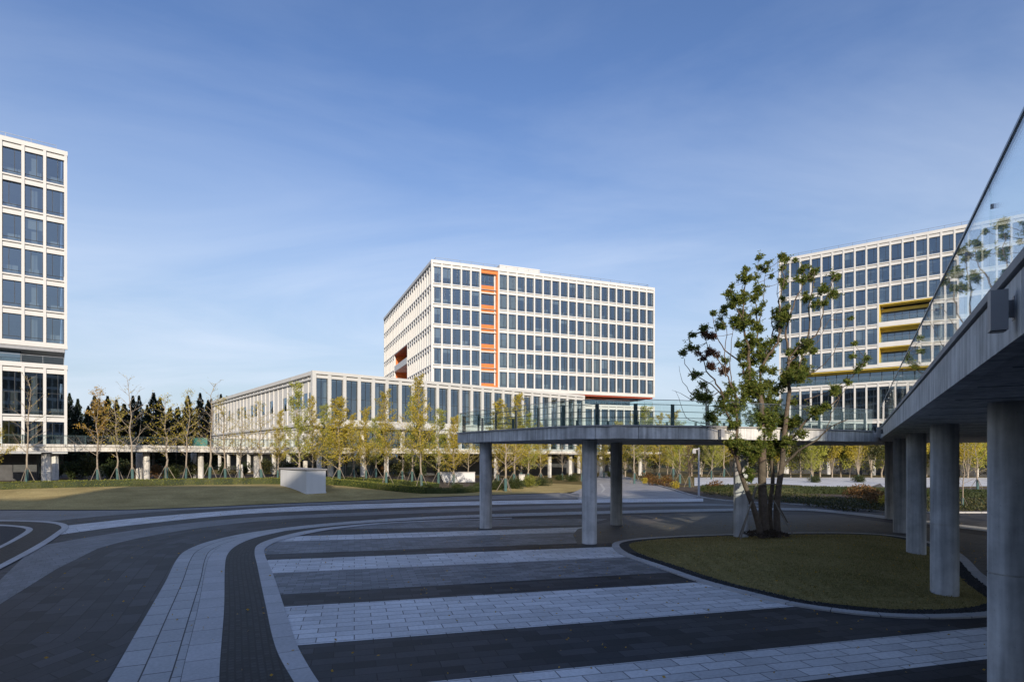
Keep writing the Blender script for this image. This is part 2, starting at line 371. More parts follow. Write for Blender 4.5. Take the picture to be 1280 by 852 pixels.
stripe(5, 4, M['pl_mid'], Z[0], 18); stripe(8, 7, M['pl_mid'], Z[0], 8)
flat('paving_stripe', [sline(10)[0], G(440, 656), G(520, 651.5), G(640, 648.5), G(760, 648), G(730, 656)], Z[0], M['pl_mid'], sd)
flat('sett_paving', [G(*p) for p in [(722, 661), (742, 655.5), (770, 650), (900, 644), (1040, 643), (1134, 656), (1250, 672), (1290, 700), (1290, 760), (1190, 690), (1000, 672), (800, 676), (765, 678.5), (722, 680), (716, 668)]], Z[1], M['brown'], 0)
# curved bands
C_L1t = [(60, 659.5), (89, 656), (186, 646), (309, 636.4), (400, 631.5), (495, 628.6), (593, 626.3), (724, 624), (879, 622.6)]
C_L1b = [(68, 669), (79, 667), (186, 653.8), (309, 642), (440, 636.2), (593, 631.2), (724, 628.6), (879, 626.6)]
C_D2b = [(40, 686), (56, 681), (137, 667), (220, 655.3), (309, 647), (440, 640.5), (593, 634.6), (724, 631), (879, 629)]
C_M1b = [(-90, 812), (0, 755), (34, 734), (69, 712), (103, 693), (137, 681), (186, 670), (261, 658), (344, 649.5), (440, 644.6), (593, 638.6), (724, 634.8), (879, 631.9), (980, 632.6)]
C_D3b = [(85, 930), (134, 852), (175, 781), (206, 727.5), (220, 700), (232, 688), (261, 676.5), (309, 666), (378, 657), (440, 651.4), (534, 645.6), (640, 641.6), (724, 639.2), (879, 636), (1000, 635), (1071, 640.5), (1134, 648), (1250, 661)]
C_L2b = [(273, 930), (274, 852), (275, 827), (280, 762), (282, 700), (288, 688), (300, 679.5), (320, 671.8), (356, 663.6), (440, 654.8), (534, 649), (640, 645.2), (724, 643), (879, 639.2), (1000, 637.8), (1071, 643.8), (1134, 651.8), (1250, 666)]
C_L3o = [(430, 950), (366, 852), (344, 810), (332, 758.5), (321, 706), (318, 690), (322, 681), (340, 673.5), (378, 664.2), (420, 658.3), (495, 652.3), (640, 646.9), (724, 644.6), (879, 640.6), (1000, 639), (1071, 645.2), (1134, 653.6), (1250, 668)]
C_L3i = [(470, 950), (397.7, 852), (378, 820), (370, 803), (355, 758), (341, 717), (331, 693), (332, 685), (348, 676.5), (385, 667), (425, 660.4), (495, 653.6), (640, 647.8)]
cv = {k: gcurve(v, .5) for k, v in dict(L1t=C_L1t, L1b=C_L1b, D2b=C_D2b, M1b=C_M1b, D3b=C_D3b, L2b=C_L2b, L3o=C_L3o, L3i=C_L3i).items()}
flat('light_paving', lawn_edge[1:] + [G(724, 617)] + [G(*p) for p in [(724, 622.5), (593, 624.5), (440, 629), (340, 632.5), (240, 636.8), (186, 640), (120, 645.5), (60, 651.5), (0, 650), (-60, 649)]], Z[1], M['pl_curve_mid'], .35)
ribbon('light_paving_band', cv['L1t'], cv['L1b'], Z[2], M['pl_light'], 140)
ribbon('mid_paving_band', cv['D2b'], cv['M1b'], Z[2], M['pl_curve_mid'], 200)
ribbon('dark_paving_band', cv['M1b'], cv['D3b'], Z[1], M['pl_curve_dark'], 220)
ribbon('light_slab_band', cv['D3b'], cv['L2b'], Z[3], M['pl_big'], 260)
ribbon('black_cobble_band', cv['L2b'], cv['L3o'], Z[4], M['cobble'], 260)
ribbon('kerb_stone_band', cv['L3o'][:], cv['L3i'] + [G(1250, 669.5)] if False else cv['L3i'], Z[5], M['kerb'], 1) if False else None
ribbon('kerb_stone_band', gcurve(C_L3o[:12], .4), cv['L3i'], Z[5], M['kerb'], 220)
# border course running along the inside of the light slab band
def offset(curve, d):
    out = []
    for i, p in enumerate(curve):
        a = curve[max(i-1, 0)]; b = curve[min(i+1, len(curve)-1)]
        tx, ty = b[0]-a[0], b[1]-a[1]; L = math.hypot(tx, ty) or 1
        out.append((p[0] - ty/L*d, p[1] + tx/L*d))
    return out
bc = gcurve(C_L2b[:9], .4)
ribbon('border_course', offset(bc, .62), bc, Z[5], M['kerb'], 200)
# left cobbled island at the frame edge
o1 = smooth([G(*p) for p in [(-260, 850), (-90, 760), (0, 712), (52, 684), (80, 665), (86, 659), (80, 654.3), (58, 651.5), (0, 650.2), (-120, 651)]], .5)
i1 = smooth([G(*p) for p in [(-260, 838), (-90, 752), (0, 706), (48, 680), (72, 664), (77, 659.4), (70, 655.3), (50, 652.8), (0, 651.6), (-120, 652.4)]], .5)
o2 = smooth([G(*p) for p in [(-260, 800), (-90, 725), (0, 686), (30, 670.5), (40, 664), (41, 661), (34, 658.5), (17, 656.7), (0, 655.8), (-120, 655)]], .5)
i2 = smooth([G(*p) for p in [(-260, 793), (-90, 720), (0, 682.5), (25, 668.6), (32, 663.6), (32, 661.6), (27, 659.9), (14, 658.3), (0, 657.6), (-120, 657)]], .5)
flat('cobble_field', o1 + [(-90, 36), (-60, 8)], Z[6], M['cobble'], .3)
ribbon('kerb_stone_band', o1, i1, Z[7], M['kerb'], 160)
ribbon('kerb_stone_band', o2, i2, Z[8], M['kerb'], 160)
flat('gravel_bed', i2 + [(-90, 33), (-60, 12)], Z[7] + .002, M['gravel'], 0)
# far road towards the court, with kerbs and a painted arrow
flat('road', [G(*p) for p in [(712, 617), (728, 610), (745, 598), (752, 590), (776, 590), (783, 596), (838, 611.5), (873, 621.5), (840, 624), (724, 624)]], Z[0], M['road'], .4)
flat('road_marking', [G(*p) for p in [(749, 604), (752, 604), (757, 611), (753, 615), (751, 615), (754, 611)]], Z[1] + .002, M['paint'])
def kerb(name, pts, w=.3, h=.12, m='kerb'):
    mb = MB(); mb.uv = []; A = resample(pts, max(8, int(len(pts))))
    B = offset(A, w); s = 0
    for i in range(len(A)):
        if i: s += math.dist(A[i], A[i-1])
        a, b = A[i], B[i]; za = gz(*a); zt = za + h
        mb.v += [(a[0], a[1], za - .1), (a[0], a[1], zt), (b[0], b[1], zt), (b[0], b[1], za - .1)]; mb.uv += [(s, 0), (s, .1), (s, .4), (s, .5)]
        if i:
            for k in range(3):
                q = 4 * i + k; mb.f.append((q - 4, q, q + 1, q - 3)); mb.m.append(0); mb.smooth.append(False)
    return mb.build(name, M[m], kind='structure')
kerb('road_kerb', gcurve([(783, 596), (800, 601), (838, 611), (873, 621), (920, 627), (1000, 631), (1060, 636), (1110, 640.5), (1200, 641), (1290, 641)]), .18, .1)
kerb('lawn_kerb', lawn_edge[1:], .16, .05, 'gravel')
flat('court_paving', [G(*p) for p in [(868, 607), (868, 596.5), (1300, 596.5), (1300, 606), (1090, 610), (1040, 608.5), (1028, 613), (1000, 606), (950, 604)]], .006, M['court'], .2)
flat('court_path', [G(*p) for p in [(1036, 608), (1088, 608), (1100, 604), (1115, 618), (1035, 618)]], .010, M['brown'], .2)
# draped sheets (lawn, planting beds)
def drape(name, pts, m, off, step=1.5, kind='structure', **k):
    bm = bmesh.new()
    xs = [p[0] for p in pts]; ys = [p[1] for p in pts]
    vs = [bm.verts.new((p[0], p[1], 0)) for p in pts]; bm.faces.new(vs)
    x = math.floor(min(xs)) + step
    while x < max(xs):
        bmesh.ops.bisect_plane(bm, geom=bm.verts[:] + bm.edges[:] + bm.faces[:], plane_co=(x, 0, 0), plane_no=(1, 0, 0)); x += step
    y = math.floor(min(ys)) + step
    while y < max(ys):
        bmesh.ops.bisect_plane(bm, geom=bm.verts[:] + bm.edges[:] + bm.faces[:], plane_co=(0, y, 0), plane_no=(0, 1, 0)); y += step
    bmesh.ops.triangulate(bm, faces=bm.faces[:])
    for v in bm.verts: v.co.z = gz(v.co.x, v.co.y) + off
    bmesh.ops.recalc_face_normals(bm, faces=bm.faces[:])
    for f in bm.faces:
        f.smooth = True
        if f.normal.z < 0: f.normal_flip()
    me = bpy.data.meshes.new(name); bm.to_mesh(me); me.materials.append(m)
    return link(name, me, kind=kind, **k)
hedge_line = [(-66, 50.5), (-46.8, 54.6), (-44.4, 60), (-32.5, 65.5), (-27, 67.5), (-22, 65.5), (-17, 63), (-9.2, 61)]
hl = smooth([(-75, 49), (-56, 53), (-44, 59.5), (-36, 63.5), (-27, 66), (-20, 65), (-14, 62.5), (-9, 60.5)], 1)
drape('lawn', lawn_edge + [(14, 69), (10, 80), (5, 86), (-1, 80), (-3, 73)] + hl[::-1] + [(-80, 47), (-150, 44)], M['lawn'], .0)
drape('planting_bed', hl + [(-6, 62), (-3, 66), (0, 73), (3, 82), (-2, 100), (-40, 104), (-110, 90), (-110, 60)], M['soil'], -.005, 3)
bedA = gcurve(bed_px)
drape('planting_bed', [G(838, 611)] + bedA[1:] + [(60, 46), (60, 74), (44, 74), (30, 74), (20, 76), G(868, 605), G(845, 603), G(815, 600)], M['soil'], .02, 4)
# ------------------------------------------------------------------ grass island with tree
isl_px = [(765, 683), (771, 677.6), (800, 673.5), (850, 670.3), (920, 668), (1013, 666), (1091, 667.5), (1140, 673), (1180, 683), (1203, 694), (1232, 722), (1262, 744), (1282, 757), (1270, 766),
          (1232, 771.5), (1150, 773.5), (1072, 768.5), (990, 757), (935, 744), (873, 727.5), (818, 708), (779, 694)]
isl = smooth([G(*p) for p in isl_px], .5, closed=True)
isl = resample(isl + [isl[0]], 241)[:-1]
def area(p): return sum(p[i-1][0]*p[i][1] - p[i][0]*p[i-1][1] for i in range(len(p)))
if area(isl) < 0: isl = isl[::-1]
def inset(p, d):
    n = len(p); out = []
    for i in range(n):
        a, b = p[i-3], p[(i+3) % n]; tx, ty = b[0]-a[0], b[1]-a[1]; L = math.hypot(tx, ty) or 1
        out.append((p[i][0] - ty/L*d, p[i][1] + tx/L*d))
    return out
def ring(name, A, B, za, zb, m, zin=None, **k):
    mb = MB(); mb.uv = []; s = 0; n = len(A)
    for i in range(n + 1):
        a, b = A[i % n], B[i % n]
        if i: s += math.dist(A[i % n], A[i-1])
        mb.v += [(a[0], a[1], 0), (a[0], a[1], za), (b[0], b[1], zb)]; mb.uv += [(s, 0), (s, .1), (s, .1 + math.dist(a, b))]
        if i:
            for q in range(2): j = 3*i + q; mb.f.append((j-3, j, j+1, j-2)); mb.m.append(0); mb.smooth.append(False)
    return mb.build(name, M[m], kind='structure', **k)
r1, r2 = inset(isl, .32), inset(isl, .75)
ring('island_kerb', isl, r1, .05, .05, 'kerb')
ring('island_gravel', r1, r2, .035, .04, 'gravel')
def inside(p, poly):
    c = False; n = len(poly); j = n - 1
    for i in range(n):
        if (poly[i][1] > p[1]) != (poly[j][1] > p[1]) and p[0] < (poly[j][0]-poly[i][0]) * (p[1]-poly[i][1]) / (poly[j][1]-poly[i][1]) + poly[i][0]: c = not c
        j = i
    return c
def edge_d(x, y, poly): return min(math.hypot(x-q[0], y-q[1]) for q in poly)
r2s = r2[::3]
def iz(x, y):
    d = edge_d(x, y, r2s); return .045 + .22 * sstep(d / 3.2) + .03 * mnoise.noise((x*.5, y*.5, 0))
def island_lawn():
    bm = bmesh.new(); vs = [bm.verts.new((p[0], p[1], 0)) for p in r2]; bm.faces.new(vs)
    for a in range(0, 24, 1):
        bmesh.ops.bisect_plane(bm, geom=bm.verts[:] + bm.edges[:] + bm.faces[:], plane_co=(4 + a*.9, 0, 0), plane_no=(1, 0, 0))
        bmesh.ops.bisect_plane(bm, geom=bm.verts[:] + bm.edges[:] + bm.faces[:], plane_co=(0, 12 + a*.9, 0), plane_no=(0, 1, 0))
    bmesh.ops.triangulate(bm, faces=bm.faces[:])
    for v in bm.verts: v.co.z = iz(v.co.x, v.co.y)
    for f in bm.faces:
        f.normal_update(); f.smooth = True
        if f.normal.z < 0: f.normal_flip()
    me = bpy.data.meshes.new('island_lawn'); bm.to_mesh(me); me.materials.append(M['lawn2']); link('island_lawn', me, kind='structure')
    rnd = random.Random(5); mb = MB(); n = 0
    while n < 42000:
        x, y = rnd.uniform(3, 24), rnd.uniform(13.5, 32)
        if rnd.random() > (16 / y) ** 1.5: continue
        if not inside((x, y), r2): continue
        z = iz(x, y) if n % 4 == 0 or n == 0 else z if False else iz(x, y) if n < 0 else .045 + .2
        n += 1; mb.v.append((x, y, 0)); mb.f.append(0)
    pts = mb.v; mb = MB()
    # coarse height table keeps this quick
    tab = {}
    for x, y, _ in pts:
        k = (round(x * 2), round(y * 2))
        if k not in tab: tab[k] = iz(k[0] / 2, k[1] / 2)
        z = tab[k] - .01; a = rnd.uniform(0, 6.28); h = rnd.uniform(.025, .07); w = rnd.uniform(.008, .016)
        dx, dy = math.cos(a) * w, math.sin(a) * w; lx, ly = rnd.gauss(0, .02), rnd.gauss(0, .02)
        mb.tri((x - dx, y - dy, z), (x + dx, y + dy, z), (x + lx, y + ly, z + h))
    mb.build('grass', M['blade'], kind='stuff', label='short winter grass blades on the round island under the tree', cat='grass')
island_lawn()
# pebbles in the gravel ring
rnd = random.Random(8); mb = MB()
for q in range(5200):
    i = rnd.randrange(len(r1)); t = rnd.random(); a, b = r1[i], r2[i]; j = (i+1) % len(r1); u = rnd.random()
    x = (a[0] + (b[0]-a[0])*t) * (1-u) + (r1[j][0] + (r2[j][0]-r1[j][0])*t) * u; y = (a[1] + (b[1]-a[1])*t) * (1-u) + (r1[j][1] + (r2[j][1]-r1[j][1])*t) * u
    if y > 24: continue
    s = rnd.uniform(.018, .045); n = len(mb.v); z = .045
    mb.v += [(x+s*rnd.uniform(.7, 1.2), y, z), (x, y+s*rnd.uniform(.7, 1.2), z), (x-s, y, z), (x, y-s, z), (x, y, z+s*.8), (x, y, z-s*.5)]
    for f in ((0, 1, 4), (1, 2, 4), (2, 3, 4), (3, 0, 4)): mb.f.append(tuple(n+k for k in f)); mb.m.append(0); mb.smooth.append(False)
mb.build('gravel', M['gravel'], kind='stuff', label='dark pebbles in the ring round the grass island', cat='gravel')
# ------------------------------------------------------------------ buildings
def win_mesh(w, h, fr, name='window', bar=.45, two=False):
    mb = MB(); d = .06; t = .055
    mb.quad((0, 0, 0), (w, 0, 0), (w, 0, h), (0, 0, h), 1)
    mb.box(0, w, -d, d, 0, t); mb.box(0, w, -d, d, h - t, h); mb.box(0, t, -d, d, t, h - t); mb.box(w - t, w, -d, d, t, h - t)
    if bar: mb.box(t, w - t, -d*.9, d*.9, bar, bar + .06)
    x = w * fr
    mb.box(x - .03, x + .03, -d*.8, d*.8, (bar + .06 if bar else t), h - t)
    if two: mb.box(t, w - t, -d*.9, d*.9, h*.52, h*.52 + .06)
    return mb
PW = .31; DEP = .46
def Tfront(x, y, z): return (x, y, z)
def Tside0(u, d, z): return (d, u, z)       # facade on plane x = 0, outward is -x
def Tside1(u, d, z): return (-d, u, z)      # facade on plane x = 0, outward is +x
def facade_frame(mb, T, u0, n, bw, floors, skip=None, dep=DEP, dark=None):
    """floors: list of (z, height). Pilasters, ledges, slots and bands."""
    zb, zt = floors[0][0], floors[-1][0] + floors[-1][1]
    B = lambda *a: mb.box(*a, T=T)
    for i in range(n + 1):
        u = u0 + i * bw
        for k, (z, h) in enumerate(floors):
            if skip and skip(i, k) and skip(i - 1, k): continue
            B(u - PW/2, u + PW/2, 0, dep, z - .0, z + h)
    for k, (z, h) in enumerate(floors):
        for i in range(n):
            if skip and skip(i, k): continue
            a, b = u0 + i*bw + PW/2, u0 + (i+1)*bw - PW/2
            B(a, b, .02, dep, z, z + .19)
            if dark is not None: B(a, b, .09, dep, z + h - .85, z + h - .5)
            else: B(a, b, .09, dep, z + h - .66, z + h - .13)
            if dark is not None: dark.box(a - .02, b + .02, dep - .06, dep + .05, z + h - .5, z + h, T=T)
            else: B(a, b, .34, dep + .1, z + h - .13, z + h)
WCACHE = {}
def split_window(mb):
    f, p = MB(), MB()
    for dst, k in ((f, 0), (p, 1)):
        idx = {}
        for face, m_ in zip(mb.f, mb.m):
            if m_ != k: continue
            for v in face:
                if v not in idx: idx[v] = len(dst.v); dst.v.append(mb.v[v])
            dst.f.append(tuple(idx[v] for v in face)); dst.m.append(0); dst.smooth.append(False)
    return f.mesh('window', M['frame']), p.mesh('pane', M['winglass'])
def add_window(meshes, root, loc, rz=0, rx=0):
    o = link('window', meshes[0], root, loc, rz); o.rotation_euler = (rx, 0, rz)
    link('pane', meshes[1], o); return o
def window_of(w, h, fr, bar, two=False):
    k = (round(w, 3), round(h, 3), fr, bar, two)
    if k not in WCACHE: WCACHE[k] = split_window(win_mesh(w, h, fr, bar=bar, two=two))
    return WCACHE[k]
def slots_for(u0, n, bw, floors, skip=None, two=None, alt=True):
    out = []
    for k, (z, h) in enumerate(floors):
        for i in range(n):
            if skip and skip(i, k): continue
            out.append((u0 + i*bw, z + .19, h - .85, (.64 if k % 2 else .34) if alt else .5, bool(two and two(k))))
    return out
def interior(root, x0, x1, y0, y1, floors, seed=1):
    """slabs, ceilings, back walls and a few blinds and columns behind the glass"""
    rnd = random.Random(seed); sl = MB(); z0 = floors[0][0]; zt = floors[-1][0] + floors[-1][1]
    for z, h in floors:
        sl.box(x0 + .5, x1 - .5, y0 + .5, y1 - .5, z - .02, z + .12, 0)
        sl.box(x0 + .5, x1 - .5, y0 + .5, y1 - .5, z + h - .8, z + h - .55, 1)
    sl.build('floor_slabs', [M['inter'], M['ceil']], root)
    co = MB(); co.box(x0 + 5, x1 - 5, y0 + 5, y1 - 5, z0, zt - .9); co.build('core_walls', M['inter'], root)
    cl = MB()
    x = x0 + 2.1
    while x < x1 - 1:
        cl.box(x - .3, x + .3, y0 + 1.0, y0 + 1.6, z0, zt - 1); x += 8.4
    y = y0 + 6
    while y < y1 - 1:
        cl.box(x0 + 1, x0 + 1.6, y - .3, y + .3, z0, zt - 1); cl.box(x1 - 1.6, x1 - 1, y - .3, y + .3, z0, zt - 1); y += 8.4
    cl.build('interior_columns', M['ceil'], root)
def blinds(root, T, slots, bw, seed, prob=.3):
    rnd = random.Random(seed); mb = MB()
    for (u, z, h, fr, two) in slots:
        if rnd.random() < prob:
            k = rnd.choice([.25, .4, .6, .95]) * h
            mb.box(u + PW/2 + .02, u + bw - PW/2 - .02, .62, .66, z + h - k, z + h, 0, T=T)
        elif rnd.random() < .4:      # desks and cupboards near the glass
            k = rnd.uniform(.6, 1.2); mb.box(u + PW/2 + rnd.uniform(0, .5), u + bw - PW/2 - rnd.uniform(0, .6), .8, 1.3, z, z + k, 0, T=T)
    mb.build('blinds', M['blind'], root)
def roof_rail(root, x0, x1, y0, y1, z):
    mb = MB(); c = [(x0+1, y0+1), (x1-1, y0+1), (x1-1, y1-1), (x0+1, y1-1)]
    for i in range(4):
        a, b = c[i], c[(i+1) % 4]; mb.bar((*a, z + .9), (*b, z + .9), .05, .05); mb.bar((*a, z + .5), (*b, z + .5), .03, .03)
        n = int(math.dist(a, b) / 2.5)
        for k in range(n):
            t = k / n; x, y = a[0] + (b[0]-a[0])*t, a[1] + (b[1]-a[1])*t; mb.bar((x, y, z), (x, y, z + .95), .05, .05)
    mb.build('roof_rail', M['metal'], root)
def solid(root, name, boxes, m):
    mb = MB()
    for b in boxes: mb.box(*b)
    return mb.build(name, M[m], root)
def mk(root):      # world matrix without a depsgraph update
    return Matrix.Translation(root.location) @ Matrix.Rotation(root.rotation_euler.z, 4, 'Z')
class W:
    def __init__(s, r): s.r = r
def windows(root, T, rz, slots, bw, limit):
    mw = mk(root)
    def key(s):
        p = mw @ Vector(T(s[0] + bw/2, 0, s[1])); px = p.x / p.y * F + CX if p.y > 1 else -9999
        return (0 if -10 < px < 1290 else 1, p.length)
    slots = sorted(slots, key=key); rest = MB()
    for i, (u, z, h, fr, two) in enumerate(slots):
        w = bw - PW
        if i < limit:
            q = random.Random(i * 7 + limit); add_window(window_of(w, h, fr, .45, two), root, T(u + PW/2, .36, z), rz + q.gauss(0, .007), q.gauss(0, .009))
        else:
            mbw = win_mesh(w, h, fr, two=two); n = len(rest.v)
            for v in mbw.v: rest.v.append(T(u + PW/2 + v[0], .36 + v[1], z + v[2]))
            rest.f += [tuple(n + k for k in f) for f in mbw.f]; rest.m += mbw.m; rest.smooth += mbw.smooth
    if rest.v: rest.build('window_rows', [M['frame'], M['winglass']], root, kind='stuff')
PODF = [(4.7, 4.3), (9.0, 6.2)]
def rail_strip(name, root, a, b, z, h=1.1):
    mb = MB(); a = Vector(a); b = Vector(b)
    mb.bar((*a, z + h), (*b, z + h), .05, .05, 0)
    mb.hexa([(a.x, a.y, z), (b.x, b.y, z), (b.x, b.y + .02, z), (a.x, a.y + .02, z), (a.x, a.y, z + h - .03), (b.x, b.y, z + h - .03), (b.x, b.y + .02, z + h - .03), (a.x, a.y + .02, z + h - .03)], 1)
    n = max(1, int((b - a).length / 2.1))
    for k in range(n + 1):
        p = a + (b - a) * (k / n); mb.bar((p.x, p.y, z), (p.x, p.y, z + h), .04, .04, 0)
    return mb.build(name, [M['metal'], M['railglass']], root)
# --- centre tower
def centre_tower():
    t = empty('office_tower', (-16.2, 120, 0), R(22.1)); tag(t, 'white gridded office tower with a vertical orange slot in the middle of the photo', 'building')
    bw = 2.07; n = 26; L = n * bw; D = 55.0; nd = 26; bd = D / nd
    zb = 18.3; fl = [(zb + 4.13*k, 4.13) for k in range(6)]; zt = zb + 6*4.13
    sk = lambda i, k: i in (5, 6)
    m = MB(); facade_frame(m, Tfront, 0, n, bw, fl, sk)
    m.box(-PW/2, L + PW/2, -.02, DEP, zt, zt + .62); m.box(-PW/2, L + PW/2, -.01, DEP, zb - .55, zb - .02)
    for c in (0, L): m.box(c - PW/2 - .03, c + PW/2 + .03, -.03, DEP, zb - .55, zt + .62)
    m.build('front_frame', M['white'], t)
    # left side: recess over the two lowest floors, bays 11..18
    sk2 = lambda i, k: (11 <= i <= 18 and k < 3 and not (k == 2 and i < 11))
    m = MB(); dk = MB(); facade_frame(m, Tside0, .46, nd, bd, fl, sk2, dep=.5, dark=dk); dk.build('cornice_shade_strips', M['frame'], t)  # dark strips in the side slots stand in for cornice shade
    m.box(-PW/2, .5, .48, D + .4, zt, zt + .62); m.box(0, .5, .48, D + .4, zb - .55, zb - .02)
    m.build('side_frame', M['white'], t)
    y0, y1 = .46 + 11*bd, .46 + 19*bd
    solid(t, 'orange_recess', [(.05, 7, y1, y1 + .15, zb, zb + 3*4.13), (6.6, 6.8, y0, y1, zb, zb + 3*4.13), (.05, 7, y0 - .15, y0 - .003, zb, zb + 3*4.13)], 'orange')
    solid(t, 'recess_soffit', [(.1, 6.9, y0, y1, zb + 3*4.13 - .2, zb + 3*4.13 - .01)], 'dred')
    solid(t, 'recess_slab', [(.1, 6.5, y0 + 1, y1 - .01, zb + 7.9, zb + 8.3), (.1, .3, y0 + 1, y1 - .01, zb + 8.3, zb + 9.4)], 'white')
    sl = slots_for(0, n, bw, fl, sk); windows(t, Tfront, 0, sl, bw, 100); blinds(t, Tfront, sl, bw, 3, .16)
    sl2 = slots_for(.46, nd, bd, fl, sk2); mb = MB()
    for (u, z, h, fr, two) in sl2:
        mb.quad(Tside0(u + PW/2, .4, z), Tside0(u + bd - PW/2, .4, z), Tside0(u + bd - PW/2, .4, z + h), Tside0(u + PW/2, .4, z + h))
    mb.build('side_glazing', M['winglass'], t)
    # orange slot
    xs0, xs1 = 5*bw + PW/2, 7*bw - PW/2
    m = MB()
    for z, h in fl: m.box(xs0, xs1 - .62, .8, 1.1, z - .85, z + .95)
    m.box(xs0, xs1, .3, .9, zt - .75, zt - .02); m.box(xs1 - .3, xs1 - .003, .1, 1.1, zb, zt - .75); m.box(xs0, xs1, .3, .9, zb, zb + .5)
    m.build('orange_cladding', M['orange'], t)
    m = MB(); m.box(xs1 - .62, xs1 - .31, .85, 1.2, zb, zt - .75); m.build('slot_panel', M['white'], t)
    for z, h in fl:
        m = MB(); w = xs1 - xs0 - .66
        m.quad((0, 0, 0), (w, 0, 0), (w, 0, 2.35), (0, 0, 2.35), 1)
        for a in (0, w*.36, w*.68, w - .06): m.box(a, a + .06, -.05, .05, 0, 2.35)
        m.box(0, w, -.05, .05, .7, .76); add_window(split_window(m), t, (xs0, 1.0, z + .95))
    m = MB()
    for i in (7, 8, 17, 18): m.box(i*bw + .2, (i+1)*bw - .2, .75, .85, zb, zt - .8); m.box(i*bw + .2, (i+1)*bw - .2, .55, .74, zb + 1, zb + 1.1)
    m.build('stair_walls', M['olive'], t)
    interior(t, 0, L, 0, 23, fl, 1); interior(t, 7.3, L, 23.2, D, fl, 7)
    solid(t, 'rear_walls', [(L - .5, L - .05, .5, D, zb, zt + .6), (.5, L - .5, D - .3, D, zb, zt + .6)], 'white')
    solid(t, 'roof', [(.5, L - .5, .5, D - .5, zt + .1, zt + .3)], 'soffit'); roof_rail(t, 0, L, 0, D, zt + .55)
    solid(t, 'plant_room', [(20, 30.5, 14, 34, zt + .3, zt + 6.2)], 'white')
    # transfer floor: orange soffit and set-back glass
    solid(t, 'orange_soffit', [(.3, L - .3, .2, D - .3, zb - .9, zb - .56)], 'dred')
    solid(t, 'set_back_wall', [(2.6, L - 5, 2.8, D - 3, 15.0, zb - .9)], 'orange')
    solid(t, 'set_back_glazing', [(2.5, L - 4.9, 2.7, 2.78, 15.3, zb - 1.5)], 'winglass')
    # podium
    pf = PODF; m = MB(); facade_frame(m, Tfront, 0, n, bw, pf)
    m.box(-PW/2, L + PW/2, -.01, DEP, 15.2, 15.6); m.build('podium_frame', M['white'], t)
    s3 = slots_for(0, n, bw, pf, two=lambda k: k == 1); mb = MB()
    for (u, z, h, fr, two) in s3:
        w = win_mesh(bw - PW, h, fr, two=two); q = len(mb.v)
        for v in w.v: mb.v.append((u + PW/2 + v[0], .36 + v[1], z + v[2]))
        mb.f += [tuple(q + k for k in f) for f in w.f]; mb.m += w.m; mb.smooth += w.smooth
    mb.build('podium_windows', [M['frame'], M['winglass']], t)
    interior(t, 0, L, 0, D, pf, 2)
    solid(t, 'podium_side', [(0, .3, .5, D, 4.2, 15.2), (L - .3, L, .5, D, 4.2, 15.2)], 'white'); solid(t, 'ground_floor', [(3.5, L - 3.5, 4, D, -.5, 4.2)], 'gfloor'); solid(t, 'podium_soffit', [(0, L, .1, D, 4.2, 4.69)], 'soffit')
    for k in range(7):
        m = MB(); m.tube([(1.2 + 8.28*k, 1.2, -.5), (1.2 + 8.28*k, 1.2, 4.2)], .36, 18); m.build('column', M['concl'], t); solid(t, 'terrace', [(.3, L - .3, .5, D, 15.15, 15.3)], 'coping')
    rail_strip('terrace_rail', t, (.3, .3), (L - .3, .3), 15.6)
centre_tower()
